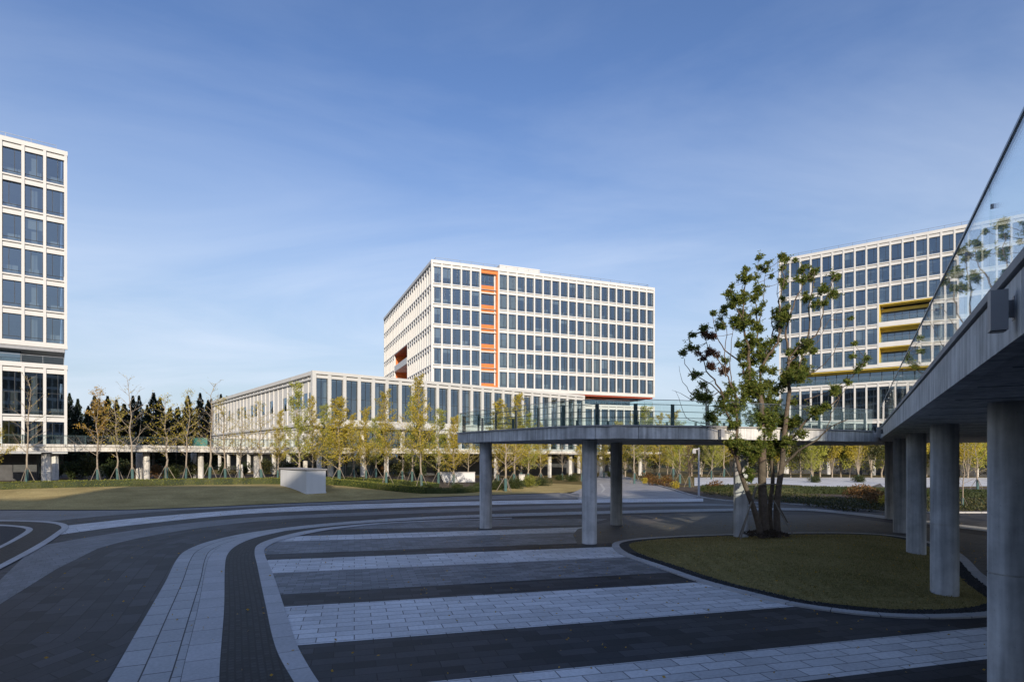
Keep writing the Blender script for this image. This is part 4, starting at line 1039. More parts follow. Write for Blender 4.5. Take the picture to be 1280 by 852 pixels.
KIND = {
 'amber': dict(seed=11, h=9.5, leaves=20, lm='ginkgo2', bare_up=.50, wide=.34, nb=26, low=.24),
 'bare': dict(seed=12, h=11, leaves=1.2, lm='ginkgo', wide=.42, nb=20, low=.30),
 'bare2': dict(seed=13, h=10, leaves=1.4, lm='ginkgo', wide=.30, nb=24, low=.3),
 'sparse': dict(seed=14, h=9.5, leaves=9, lm='ginkgo', wide=.33, nb=26, low=.28),
 'full': dict(seed=15, h=9.5, leaves=40, lm='ginkgo3', wide=.30, nb=32, low=.16, el0=.8),
 'full2': dict(seed=16, h=9, leaves=44, lm='ginkgo', wide=.30, nb=32, low=.16, el0=.75),
 'full3': dict(seed=17, h=10.5, leaves=38, lm='ginkgo', wide=.26, nb=34, low=.2, el0=.75),
 'red': dict(seed=18, h=7, leaves=7, lm='redleaf', wide=.36, nb=22, low=.2, el0=.9, bark='bark'),
}
DESC = {'amber': 'amber leaved young tree', 'bare': 'wide nearly bare young tree', 'bare2': 'slim nearly bare young tree',
        'sparse': 'thin yellow young tree', 'full': 'yellow green young tree', 'full2': 'dense yellow young tree', 'full3': 'tall slim yellow young tree', 'red': 'small reddish young tree'}
TREES = [ # px, Y, top py, kind, what it stands by
 (-14, 60, 505, 'full2', 'cut by the left edge of the photo'),
 (33, 62, 470, 'bare2', 'in front of the left tower'),
 (122, 66, 488, 'amber', 'behind the clipped hedge, right of the left tower'),
 (166, 67, 470, 'bare', 'behind the clipped hedge beside the amber one'),
 (232, 71, 490, 'sparse', 'left of the teal sign board on the far walkway'),
 (262, 72, 478, 'bare2', 'right of the teal sign board on the far walkway'),
 (327, 74, 505, 'sparse', 'in front of the left end of the low wing'),
 (375, 70, 483, 'full', 'rising behind the white box on the lawn'),
 (405, 82, 510, 'full', 'behind the walkway at the corner of the low wing'),
 (424, 68, 500, 'full2', 'just right of the white box on the lawn'),
 (443, 84, 520, 'full3', 'half hidden behind the dense yellow one near the white box'),
 (483, 68, 492, 'full3', 'in front of the middle of the low wing'),
 (503, 78, 520, 'sparse', 'between two yellow trees before the low wing'),
 (527, 64, 474, 'full3', 'tallest before the low wing, near the footbridge end'),
 (548, 76, 515, 'full', 'just left of the footbridge end'),
 (585, 82, 545, 'sparse', 'beside the leftmost footbridge column'),
 (622, 70, 505, 'full2', 'seen through the glass of the footbridge left half'),
 (642, 74, 495, 'full3', 'under the left half of the footbridge'),
 (660, 82, 520, 'full', 'behind the rounded shrubs under the footbridge'),
 (703, 98, 545, 'bare2', 'between two far walkway columns, in the dark opening'),
 (727, 92, 540, 'full2', 'just left of the front footbridge column'),
 (755, 108, 548, 'full3', 'between the front and the rear footbridge columns'),
 (793, 84, 520, 'sparse', 'right of the rear footbridge column'),
 (805, 92, 512, 'full', 'beside the curving road under the footbridge'),
 (824, 88, 520, 'full3', 'where the road meets the planting bed'),
 (842, 98, 516, 'full2', 'behind the road kerb, left of the reddish tree'),
 (862, 74, 548, 'red', 'left of the grey lamp post'),
 (889, 100, 530, 'full', 'behind the grey lamp post'),
 (905, 112, 532, 'sparse', 'between the lamp post and the broad multi stem tree'),
 (1015, 90, 545, 'full', 'on the left round hedge island of the pale court'),
 (1073, 92, 545, 'sparse', 'on the right round hedge island of the pale court'),
 (1128, 80, 540, 'bare2', 'between the far columns of the right walkway'),
 (300, 76, 512, 'sparse', 'left of the round post under the far walkway'),
 (347, 79, 515, 'full3', 'between the low wing end and the white box'),
 (391, 74, 500, 'full3', 'directly behind the right side of the white box'),
 (458, 73, 512, 'full2', 'second right of the white box'),
 (470, 88, 525, 'full', 'in the shade of the far walkway before the low wing'),
 (515, 70, 498, 'full', 'leaning against the tallest slim yellow one'),
 (567, 72, 522, 'full2', 'by the rounded end of the footbridge'),
 (632, 66, 512, 'sparse', 'in the shrub bed under the footbridge glass'),
 (652, 86, 524, 'full2', 'behind the stone cabinet'),
 (676, 90, 530, 'full3', 'left of the dark opening under the far walkway'),
 (775, 98, 528, 'full2', 'at the head of the curving road'),
 (850, 84, 530, 'full', 'between the reddish tree and the road kerb'),
 (147, 74, 500, 'sparse', 'between the amber and the wide bare tree'),
 (208, 75, 497, 'sparse', 'right of the wide bare tree before the evergreens'),
 (282, 73, 500, 'sparse', 'at the far end of the low wing'),
 (1203, 46, 548, 'bare', 'seen between the two nearest columns on the right'),
 (1222, 70, 540, 'sparse', 'seen far behind the gap between the nearest right columns'),
]
for px, Y, top, kd, where in TREES:
    x = (px - CX) / F * Y; z = gz(x, Y); H = CZ + (HY - top) / F * Y - z
    pr = proto(kd, **KIND[kd])
    if not pr[1]: o = pr[0]; pr[1] = True
    else: o = copy_tree(pr[0])
    s = H / KIND[kd]['h']; o.location = (x, Y, z); q = random.Random(px * 3 + 1); e = q.uniform(.85, 1.4); o.scale = (s * e, s * e * q.uniform(.85, 1.15), s); o.rotation_euler = (q.gauss(0, .025), q.gauss(0, .025), q.uniform(0, 6.28))
    tag(o, DESC[kd] + ' ' + where, 'tree', 'young staked trees beyond the plaza')
# conifers
def conifer(seed, h):
    rnd = random.Random(seed); t = empty('conifer'); C = MB(); T = MB(); T.tube([(0, 0, 0), (0, 0, h*.97)], [.25, .02], 6)
    for i in range(4200):
        f = rnd.random() ** .72; z = h * (.05 + .95*f); r = (1 - f) ** .9 * h * .27 * (.80 + .28 * math.sin(z * 3.1 + seed)) * rnd.uniform(.3, 1.05) ; a = rnd.uniform(0, 6.28)
        k = .35 + .75 * (1 - f); C.leaf((r*.7*math.cos(a), r*.7*math.sin(a), z), (math.cos(a), math.sin(a), -.2 + 1.6*f*f + rnd.uniform(-.3, .3)), rnd.uniform(.5, .95) * k, rnd.uniform(.2, .38) * k, rnd)
    T.build('trunk', M['bark'], t); C.build('crown', M['conifer'], t); return t
cprot = [conifer(1, 18), conifer(2, 16), conifer(3, 20)]
cused = [False]*3; rnd = random.Random(4); crow = []
px = 70
while px < 300:
    crow.append((px, rnd.uniform(140, 150), rnd.choice([rnd.uniform(488, 496), rnd.uniform(496, 512)]))); px += rnd.uniform(7, 16)
px = 74
while px < 290: crow.append((px, rnd.uniform(158, 172), rnd.uniform(497, 510))); px += rnd.uniform(10, 15)
for q in range(6): crow.append((-20 + q * 14, 150, rnd.uniform(500, 510)))
crow.sort()
words = ['first', 'second', 'third', 'fourth', 'fifth', 'sixth', 'seventh', 'eighth', 'ninth', 'tenth', 'eleventh', 'twelfth', 'thirteenth', 'fourteenth', 'fifteenth', 'sixteenth', 'seventeenth', 'eighteenth', 'nineteenth', 'twentieth'] 
def ordn(i): return words[i] if i < 20 else ('twenty ' + words[i - 20] if i < 40 else 'far ' + words[(i - 40) % 20])
vis = [c for c in crow if c[0] > 80]; ni = 0
for px, Y, top in crow:
    k = rnd.randrange(3)
    if cused[k]: o = copy_tree(cprot[k])
    else: o = cprot[k]; cused[k] = True
    x = (px - CX) / F * Y; H = CZ + (HY - top) / F * Y - .8; s = H / (18, 16, 20)[k]; q = rnd.uniform(1.1, 1.6); o.location = (x, Y, .5); o.scale = (s*q, s*q, s); o.rotation_euler = (0, 0, rnd.uniform(0, 6))
    if px > 80: lab = 'dark pointed evergreen behind the far walkway, ' + ordn(ni) + ' from the left tower'; ni += 1
    else: lab = 'dark evergreen standing behind the left tower'
    tag(o, lab, 'tree', 'dark evergreens behind the far walkway')
# broad trees in the background on the right and dark shrubs under the walkways
def bushy(name, seed, r, h, n, lm, leaf=.3, trunk=0., lobes=9):
    rnd = random.Random(seed); t = empty(name); C = MB(); T = MB(); L = []
    for i in range(lobes): a = rnd.uniform(0, 6.28); q = rnd.uniform(0, .62) * r; L.append((math.cos(a)*q, math.sin(a)*q, trunk + (h - trunk) * rnd.uniform(.3, .72), r * rnd.uniform(.32, .55)))
    if trunk:
        T.tube([(0, 0, -.1), (.05, 0, trunk*.7), (0, .05, h*.6)], [.14, .11, .05], 7)
        for l in L: T.tube([(0, 0, trunk*.6), (l[0]*.5, l[1]*.5, l[2]*.75), (l[0], l[1], l[2])], [.07, .045, .02], 5, cap=False)
    for i in range(n):
        l = rnd.choice(L); d = Vector((rnd.gauss(0, 1), rnd.gauss(0, 1), rnd.gauss(0, 1))).normalized(); q = l[3] * rnd.uniform(.55, 1.08)
        z = l[2] + d.z * q * min(1.3, (h - trunk) / (1.6*r) + .2)
        if z < .02: z = rnd.uniform(.02, .2)
        C.leaf((l[0] + d.x*q, l[1] + d.y*q, z), d + Vector((rnd.gauss(0, .6), rnd.gauss(0, .6), rnd.gauss(0, .6))), leaf*rnd.uniform(.6, 1.3), leaf*rnd.uniform(.4, .8), rnd)
    if T.v: T.build('trunk', M['bark2'], t)
    C.build('crown' if trunk else 'foliage', M[lm], t); return t
def scatter(protos, items, cat, group):
    used = [False]*len(protos)
    for px, Y, s, k, lab in items:
        if used[k]: o = copy_tree(protos[k])
        else: o = protos[k]; used[k] = True
        x = (px - CX) / F * Y; o.location = (x, Y, gz(x, Y)); o.scale = (s, s, s); o.rotation_euler = (0, 0, (px * 1.37) % 6.28); tag(o, lab, cat, group)
bt = [bushy('broadleaf_tree', 21, 2.6, 7.5, 2600, 'ginkgo3', .26, 1.0), bushy('broadleaf_tree', 22, 2.8, 7, 3000, 'shrub', .3, 1.0), bushy('broadleaf_tree', 23, 2.4, 8, 1800, 'ginkgo', .24, 1.0)]
rnd = random.Random(12); items = []; i = 0; px = 770
cn = ['olive green', 'dark green', 'pale yellow']
while px < 1260:
    k = rnd.randrange(3); Yq = rnd.uniform(104, 112) if px > 940 else rnd.uniform(112, 130); items.append((px, Yq, rnd.uniform(.85, 1.2), k, cn[k] + ' broad tree behind the pale court, ' + ordn(i) + ' from the left')); px += rnd.uniform(9, 17); i += 1
scatter(bt, items, 'tree', 'broad crowned trees behind the pale court')
db = [bushy('shrub', 31, 1.6, 2.6, 1500, 'shrub', .22), bushy('shrub', 32, 1.5, 2.0, 1500, 'hedged', .2), bushy('shrub', 33, 1.4, 1.7, 1100, 'rustshrub', .18)]
items = []; i = 0; px = 70; cn = ['tall olive', 'dark green', 'rusty brown']
while px < 560:
    k = rnd.choice([0, 0, 1, 1, 2]); items.append((px, rnd.uniform(92, 100) - (14 if px < 250 else 0), rnd.uniform(.9, 1.4), k, cn[k] + ' shrub under the far walkway, ' + ordn(i) + ' from the left')); px += rnd.uniform(16, 30); i += 1
scatter(db, items, 'shrub', 'loose shrubs under the far walkway')
rb = [bushy('clipped_shrub', 41, 1.5, 1.25, 2600, 'hedged', .13, lobes=16), bushy('clipped_shrub', 42, 1.3, 1.5, 2200, 'hedge', .13, lobes=14)]
it = [(571, 66, .62, 0, 'round dark green shrub near the white low wall'), (536, 62.5, .7, 0, 'round dark green shrub at the right end of the clipped hedge'),
      (508, 64, .75, 0, 'low dark shrub at the foot of the tallest slim yellow tree'), (598, 67, .7, 0, 'dark green shrub directly left of the leftmost footbridge column'), (622, 68, .9, 0, 'dark green shrub directly right of the leftmost footbridge column'),
      (645, 71, 1.0, 0, 'large dark shrub in the middle of the bed under the footbridge'), (662, 74, 1.0, 1, 'light green shrub in the bed under the footbridge'), (678, 78, .9, 0, 'dark shrub where the sunlit lawn begins under the footbridge'),
      (715, 92, .9, 0, 'dark shrub beyond the sunlit lawn, left of the front footbridge column'), (700, 96, .7, 0, 'small dark shrub at the back of the sunlit lawn'), (762, 110, .8, 1, 'light green shrub at the end of the curving road'),
      (1018, 88, .8, 0, 'low hedge clump on the left round island of the pale court'), (1073, 89, .85, 0, 'low hedge clump on the right round island of the pale court')]
scatter(rb, it, 'shrub', 'rounded clipped shrubs')
rs = [bushy('rusty_shrub', 51, 1.1, 1.2, 900, 'rustshrub', .16), bushy('rusty_shrub', 52, 1.0, 1.1, 700, 'ginkgo', .14)]
it = []
for i, (px, Y) in enumerate([(806, 84), (818, 80), (832, 78), (846, 72), (892, 66), (812, 90), (830, 86), (1096, 49), (1086, 52), (1108, 47), (1066, 55)]):
    it.append((px, Y, .8 + .3 * ((i*7) % 3) / 2, 0 if i % 3 else 1, ('rusty brown' if i % 3 else 'yellowish') + ' low shrub in the roadside bed, ' + ordn(i) + ' in the row'))
it.sort(); it = [(a, b, c, d, e.rsplit(',', 1)[0] + ', ' + ordn(i) + ' from the left') for i, (a, b, c, d, e) in enumerate(it)]
scatter(rs, it, 'shrub', 'low shrubs in the roadside bed')
# hedges
def hedge(name, line, w, h, dens, lm, label, seed=1, leaf=.11, kind=None):
    rnd = random.Random(seed); mb = MB(); line = resample(line, max(6, int(len(line)))); B = offset(line, w); core = MB()
    for i in range(len(line) - 1):
        a, b, c, d = line[i], line[i+1], B[i+1], B[i]
        pz = [gz(*q) for q in (a, b, c, d)]
        core.hexa([(q[0], q[1], z - .1) for q, z in zip((a, b, c, d), pz)] + [(q[0], q[1], z + h*.86) for q, z in zip((a, b, c, d), pz)])
        for _ in range(int(dens * math.dist(a, b))):
            s = rnd.random(); t = rnd.random(); top = rnd.random() < .5
            if not top: t = rnd.choice([-.02, 1.02])
            x = (a[0]*(1-t) + d[0]*t)*(1-s) + (b[0]*(1-t) + c[0]*t)*s; y = (a[1]*(1-t) + d[1]*t)*(1-s) + (b[1]*(1-t) + c[1]*t)*s
            z = gz(x, y) + (h * (.84 + .16*mnoise.noise((x*1.5, y*1.5, 0)) + rnd.uniform(-.02, .08)) if top else rnd.uniform(0, h*.9))
            mb.leaf((x + rnd.gauss(0, .04), y + rnd.gauss(0, .04), z), (rnd.gauss(0, 1), rnd.gauss(0, 1), rnd.gauss(.5, 1)), leaf*rnd.uniform(.7, 1.4), leaf*rnd.uniform(.4, .8), rnd)
    t = empty(name, (0, 0, 0)); tag(t, label, 'hedge'); core.build('branches', M['hedged'], t); mb.build('foliage', M[lm], t)
hedge('hedge', hl, .9, .72, 330, 'hedge', 'long low clipped hedge along the back of the left lawn', 2)
hedge('hedge', smooth([(-9, 60.8), (-6, 61.6), (-3.8, 64), (-2, 68), (0, 73), (2, 78), (3.4, 84)], 1), 1.1, .55, 260, 'hedged', 'dark low hedge curving along the sunlit lawn under the footbridge', 3)
hedge('hedge', smooth([(21, 66), (26, 63), (32, 61.5), (38, 58.5), (44, 55), (56, 52)], 1.5), 3.2, .7, 420, 'hedged', 'broad dark hedge between the plaza and the pale court', 4, .14)
hedge('hedge', smooth([(-30, 76), (-22, 74), (-14, 71), (-9, 68)], 1.5), 1.0, .5, 200, 'hedge', 'second low hedge behind the lawn in front of the low wing', 6)
# leaves / ground cover in roadside bed
rnd = random.Random(77); mb = MB()
for _ in range(14000):
    px = rnd.uniform(880, 1290); t = rnd.random(); y0 = 40.8 + (61 - 40.8) * max(0, min(1, (1060 - px) / 190)) if px < 1060 else 41.4
    Y = y0 + t * 12 + .5; x = (px - CX) / F * Y
    mb.leaf((x, Y, gz(x, Y) + rnd.uniform(.02, .22)), (rnd.gauss(0, 1), rnd.gauss(0, 1), rnd.gauss(.3, .6)), rnd.uniform(.1, .22), .1, rnd)
mb.build('ground_cover', M['shrub'], kind='stuff', label='low brownish green ground cover in front of the broad dark hedge', cat='ground cover')
# distant wood on the horizon
rnd = random.Random(78); mb = MB()
for _ in range(16000):
    x = rnd.uniform(-420, 420); Y = rnd.uniform(255, 285); hmax = 9 + 4*mnoise.noise((x*.05, 3, 0)) + 2.5*mnoise.noise((x*.25, 9, 0)); z = hmax * rnd.random() ** .6
    mb.leaf((x, Y, z), (rnd.gauss(0, 1), rnd.gauss(0, 1), rnd.gauss(0, 1)), rnd.uniform(1.2, 2.6), 1.6, rnd)
mb.build('far_wood', M['shrub'], kind='stuff', label='distant line of woodland on the horizon', cat='woodland')
# ------------------------------------------------------------------ the broad multi-stem tree
def big_tree():
    bx, by = G(957, 669, .28); rnd = random.Random(99); Y0 = by
    t = empty('broadleaf_tree', (bx, by, .26)); tag(t, 'pruned multi stem evergreen tree with leaf tufts on the round grass island', 'tree')
    T = MB(); C = MB(); RC = MB()
    A = lambda x, y: (840 + x / 4.484, 310 + y / 4.484)
    Bz = lambda x, y: (860 + x / 4.056, 480 + y / 4.056)
    def W(p, dy): q = P(p[0], p[1], Y0 + dy); return Vector((q.x - bx, q.y - by, q.z - .26))
    nodes = []
    def limb(pts, d0, d1, r0, r1, n=8, wob=.03):
        k = len(pts); w = [W(p, d0 + (d1 - d0) * i / (k - 1)) for i, p in enumerate(pts)]
        s = smooth([tuple(q) for q in w], .35); m_ = len(s)
        s = [Vector(q) + Vector((rnd.gauss(0, wob), rnd.gauss(0, wob), 0)) if 0 < i < m_ - 1 and r0 < .12 else Vector(q) for i, q in enumerate(s)]
        T.tube(s, [r0 + (r1 - r0) * (i / (m_ - 1)) ** .8 for i in range(m_)], n)
        for q in s[m_ // 4:]: nodes.append(q)
        return s
    b = Bz
    limb([b(388, 790), b(385, 700), b(380, 600), b(375, 450), b(378, 340), b(375, 200), b(365, 60), A(438, 760), A(430, 640)], 0, .2, .25, .085, 12)
    limb([b(375, 785), b(340, 650), b(290, 515), b(258, 420), b(245, 330), b(250, 200), b(240, 100)], -.25, -.8, .15, .05, 10)
    limb([b(455, 785), b(450, 680), b(455, 560), b(475, 420), b(485, 300), b(500, 150), b(515, 30), A(658, 790), A(645, 720)], .1, .3, .17, .075, 10)
    limb([b(425, 785), b(415, 640), b(430, 480), b(420, 330), b(430, 180), A(500, 790), A(495, 660)], .55, 1.1, .12, .05, 9)
    limb([b(480, 420), b(540, 355), b(610, 310), b(680, 260), b(720, 215), b(811, 178)], .2, -1.2, .075, .018)
    limb([b(484, 310), b(540, 260), b(600, 190), b(640, 150), b(700, 120), b(760, 70), A(900, 800)], .2, -.8, .075, .02)
    limb([b(258, 400), b(200, 300), b(125, 235), b(95, 150), b(90, 20), A(150, 760)], -.5, -1.4, .06, .015)
    limb([b(245, 330), b(200, 140), b(170, 60), b(120, 0), A(110, 700), A(70, 620)], -.6, -1.8, .05, .012)
    limb([A(430, 640), A(425, 560), A(400, 460), A(405, 330), A(412, 220), A(418, 130)], .2, -.5, .07, .014)
    limb([A(430, 600), A(470, 520), A(480, 420), A(468, 300), A(470, 170)], .2, 1.2, .05, .012)
    limb([A(495, 680), A(540, 600), A(590, 530), A(605, 430), A(600, 330), A(622, 200), A(625, 60)], .8, .6, .075, .014)
    limb([A(645, 720), A(655, 600), A(640, 460), A(680, 330), A(735, 200), A(745, 110)], .3, .8, .07, .014)
    limb([A(650, 650), A(720, 570), A(765, 480), A(770, 330), A(790, 190), A(800, 130)], .3, -.9, .055, .012)
    limb([A(650, 620), A(740, 530), A(820, 470), A(845, 330), A(880, 240), A(915, 160)], .1, -1.6, .045, .01)
    limb([A(300, 852), A(250, 760), A(200, 690), A(160, 600), A(110, 565), A(60, 590)], -.8, -1.8, .045, .01)
    limb([A(370, 852), A(310, 720), A(270, 640), A(205, 560), A(180, 460)], -.5, -1.2, .045, .01)
    limb([A(400, 700), A(390, 650), A(300, 570), A(245, 470), A(228, 380)], .1, 1.5, .045, .01)
    limb([A(300, 720), A(297, 600), A(305, 450), A(270, 400)], -.4, .7, .03, .01)
    limb([A(335, 852), A(328, 640), A(335, 520), A(345, 440)], -.2, -1.2, .03, .01)
    limb([A(405, 420), A(360, 330), A(330, 260), A(325, 220)], -.2, -1.1, .035, .009)
    limb([A(480, 440), A(505, 340), A(520, 220), A(530, 90)], .9, 1.8, .028, .007)
    limb([A(520, 620), A(560, 520), A(562, 420), A(560, 330)], .9, 1.8, .045, .02)
    limb([A(600, 500), A(600, 330), A(592, 150), A(590, 70)], .6, 1.5, .022, .006)
    limb([A(700, 740), A(800, 690), A(880, 620), A(940, 520), A(1000, 395)], 0, -2, .026, .006)
    limb([A(690, 720), A(740, 600), A(820, 520), A(880, 400), A(960, 330)], 0, 1.5, .024, .006)
    limb([A(740, 850), A(860, 810), A(960, 750), A(1030, 690), A(1090, 620)], -.3, -2, .026, .006)
    limb([b(700, 240), b(740, 120), A(985, 760), A(1000, 700)], -1, -1.5, .02, .006)
    limb([b(95, 200), b(40, 190), b(-10, 165), A(20, 800)], -1.2, -1.8, .02, .006)
    limb([A(150, 840), A(90, 800), A(60, 750), A(40, 660)], -1.4, -2, .02, .005)
    limb([A(110, 850), A(60, 820), A(0, 795)], -1.4, -2.2, .015, .004)
    limb([b(60, 205), b(150, 230), b(230, 245)], -1.5, -.9, .014, .02)
    CL = [(487,55,20),(540,85,18),(490,110,20),(525,125,18),(555,160,10),(470,165,18),(418,120,18),(410,170,38),(335,215,15),(320,255,25),(345,290,35),(395,265,30),(390,300,28),(295,335,20),(290,355,20),(340,325,22),(228,368,18),(270,400,15),(480,235,35),(465,275,30),(515,320,18),(475,350,28),(400,375,38),(355,400,30),(375,440,40),(430,420,35),(470,440,30),(500,455,20),(270,440,30),(180,450,25),(115,490,18),(105,560,25),(60,590,18),(145,560,14),(300,630,20),(135,710,28),(180,765,22),(150,830,35),(210,840,18),(330,780,30),(340,800,30),(400,600,35),(430,550,35),(470,530,30),(520,545,35),(560,530,30),(590,510,25),(550,590,30),(480,600,35),(400,660,20),(510,680,30),(560,690,25),(440,760,50),(500,790,55),(540,760,35),(620,55,25),(640,70,18),(625,110,18),(690,70,12),(620,190,28),(630,215,15),(740,115,28),(800,130,22),(775,170,28),(735,180,22),(700,170,15),(915,160,28),(850,240,28),(910,260,28),(760,280,25),(745,260,15),(820,315,22),(860,310,15),(790,325,12),(620,290,15),(640,330,18),(600,360,35),(590,390,30),(625,400,30),(600,440,30),(640,380,25),(740,545,35),(790,580,28),(690,580,28),(660,590,20),(725,580,30),(700,660,50),(680,700,50),(650,720,45),(720,720,45),(740,690,40),(630,760,25),(770,530,20),(1020,540,10),(1000,395,8),(1015,610,12),(1090,620,15),(1060,660,15),(1040,680,15),(985,750,15),(915,800,25),(440,500,30),(450,640,35),(520,620,28),(430,700,40),(380,540,25)]
    CB = [(250,110,45),(215,130,35),(90,70,30),(125,165,30),(140,215,20),(240,300,40),(260,330,35),(210,300,25),(310,440,18),(315,480,18),(320,20,40),(350,60,50),(400,90,50),(380,150,50),(330,170,35),(410,180,40),(370,240,50),(400,260,35),(360,300,40),(480,270,40),(510,200,40),(450,240,35),(500,290,35),(465,150,30),(640,140,30),(690,115,25),(740,30,20),(585,330,12),(530,90,20),(440,30,30),(440,120,35),(290,60,30),(230,200,25),(330,370,26),(425,340,30),(300,330,28),(350,310,32),(470,340,30),(545,190,30),(580,250,20),(190,60,32),(170,110,26),(450,300,34),(400,200,40),(480,200,34)]
    RD = [(205,495,25),(235,495,15),(220,580,28),(175,620,18),(210,660,22),(290,690,28),(180,480,18),(250,600,15),(150,590,14),(230,670,16)]
    def clump(mb, p, rpx, sc):
        rw = rpx / sc * Y0 / F * 1.22
        c0 = W(p, 0)
        # depth: take the nearest limb point in the picture plane
        best = min(nodes, key=lambda q: (q.x - c0.x) ** 2 + (q.z - c0.z) ** 2)
        dy = best.y + rnd.gauss(0, .25); c = W(p, dy)
        T.tube([best, (best + c) / 2 + Vector((0, 0, -.03)), c], [.014, .010, .005], 4, cap=False)
        nsub = max(5, int((rw / .13) ** 2 * 4.6)); nsub = min(nsub, 60)
        for s in range(3):
            d = Vector((rnd.gauss(0, 1), rnd.gauss(0, 1), rnd.gauss(.6, .8))).normalized() * rw * rnd.uniform(1.1, 1.9); T.tube([c, c + d * .5 + Vector((0, 0, .03)), c + d], [.006, .005, .002], 3, cap=False)
            for l in range(7): q = c + d * rnd.uniform(.5, 1.05); mb.leaf(q, (rnd.gauss(0, 1), rnd.gauss(0, 1), rnd.gauss(0, 1)), rnd.uniform(.07, .13), .045, rnd)
        for s in range(nsub):
            d = Vector((rnd.gauss(0, 1), rnd.gauss(0, 1), rnd.gauss(0, .8))); d = d.normalized() * rw * rnd.uniform(.1, .95) if nsub > 2 else d * .03
            q = c + d; T.tube([c, q], [.006, .003], 3, cap=False)
            for l in range(rnd.randint(20, 32)):          # a rosette of leaves at each twig tip
                a = rnd.uniform(0, 6.28); e = rnd.uniform(-.7, .9); ld = Vector((math.cos(a)*math.cos(e), math.sin(a)*math.cos(e), math.sin(e)))
                mb.leaf(q + Vector((rnd.gauss(0, .025), rnd.gauss(0, .025), rnd.gauss(0, .04))), ld, rnd.uniform(.07, .15), rnd.uniform(.03, .06), rnd)
    for x, y, r in CL: clump(C, A(x, y), r, 4.484)
    for x, y, r in CB: clump(C, b(x, y), r * 1.15, 4.056)
    for x, y, r in RD: clump(RC, A(x, y), r, 4.484)
    T.build('trunk', M['bark'], t); C.build('crown', M['camphor'], t); RC.build('rusty_foliage', M['redleaf'], t)
    m = MB()
    for i in range(900):
        a = rnd.uniform(0, 6.28); r = rnd.uniform(0, .95) ** .7; m.leaf((math.cos(a)*r, math.sin(a)*r - .1, .02 + .22*(1 - r) + rnd.uniform(0, .08)), (rnd.gauss(0, 1), rnd.gauss(0, 1), .4), .14, .05, rnd)
    m.build('root_mulch', M['soil'], t)
    for (x0, y0, x1, y1, d0, d1) in ((265, 790, 348, 500, -.9, -.25), (258, 775, 352, 520, .5, 0), (530, 760, 436, 590, -.8, -.2), (505, 700, 430, 560, 1.0, .2)):
        m = MB(); m.tube([W(b(x0, y0), d0), W(b(x1, y1), d1)], .032, 7); m.build('stake', M['stake'], t)
    m = MB(); m.tube([W(b(300, 510), -.3), W(b(470, 505), -.2)], .025, 6); m.build('tie_bar', M['stake'], t)
big_tree()
# ------------------------------------------------------------------ street furniture
x, y = G(873.5, 621.5); t = empty('street_lamp', (x, y, 0)); tag(t, 'grey street lamp with a short side arm beyond the footbridge', 'street lamp')
m = MB(); m.tube([(0, 0, 0), (0, 0, 2.0), (0, 0, 2.02), (0, 0, 4.75)], [.10, .10, .075, .07], 12); m.build('pole', M['lampgrey'], t)
m = MB(); m.box(-.55, .05, -.05, .05, 4.55, 4.66); m.build('arm', M['lampgrey'], t); m = MB(); m.box(-.62, -.3, -.1, .1, 4.2, 4.54); m.build('lamp_head', M['lampgrey'], t)
for px, py, z, lab in ((300.5, 596, 2.6, 'low pale concrete bollard post right of the teal sign board'), (156, 598, .0, None)):
    if not lab: continue
    Y = 79.; x = (px - CX) / F * Y; t = empty('concrete_post', (x, Y, gz(x, Y))); tag(t, lab, 'post'); m = MB(); m.tube([(0, 0, -.1), (0, 0, 1.95), (0, 0, 2.02)], [.32, .32, .28], 20); m.build('shaft', M['concl'], t)
t = empty('low_wall', (-8.6, 80, gz(-8.6, 80))); tag(t, 'low white wall with slanted end beside the round shrub under the far walkway', 'wall'); t.rotation_euler = (0, 0, R(8))
m = MB(); m.hexa([(-.6, 0, 0), (3.6, 0, 0), (3.6, .5, 0), (-.6, .5, 0), (-1.2, 0, 1.3), (3.6, 0, 1.3), (3.6, .5, 1.3), (-1.2, .5, 1.3)]); m.build('wall_panel', M['white_wall'], t)
m = MB(); m.box(-1.25, 3.65, -.06, .56, 1.3, 1.4); m.build('wall_cap', M['coping'], t)
x, y = G(640 + 13, 592.5, .3); t = empty('stone_cabinet', (652.5/1 * 0 + (652.5 - CX) / F * 84, 84, gz((652.5-CX)/F*84, 84))); tag(t, 'small pale stone cabinet among the shrubs under the footbridge', 'cabinet')
m = MB(); m.box(-.4, .4, -.3, .3, 0, 1.2); m.build('body', M['concl'], t); m = MB(); m.box(-.46, .46, -.36, .36, 1.2, 1.3); m.build('cap', M['coping'], t)
rnd = random.Random(61); mb = MB()
for _ in range(1300):
    px = rnd.uniform(60, 1230); py = 569 + 2960 / rnd.uniform(9, 40); x, y = G(px, py)
    if rnd.random() < .55: x, y = rnd.gauss(11, 6), rnd.gauss(25, 7)
    ins = inside((x, y), r2)
    if y < 8 or (inside((x, y), isl) and not ins): continue
    mb.leaf((x, y, iz(x, y) + .04 if ins else .05), (rnd.gauss(0, 1), rnd.gauss(0, 1), .12), rnd.uniform(.04, .09), rnd.uniform(.03, .05), rnd)
mb.build('fallen_leaves', M['ginkgo2'], kind='stuff', label='a few dry leaves blown over the plaza paving', cat='leaves')
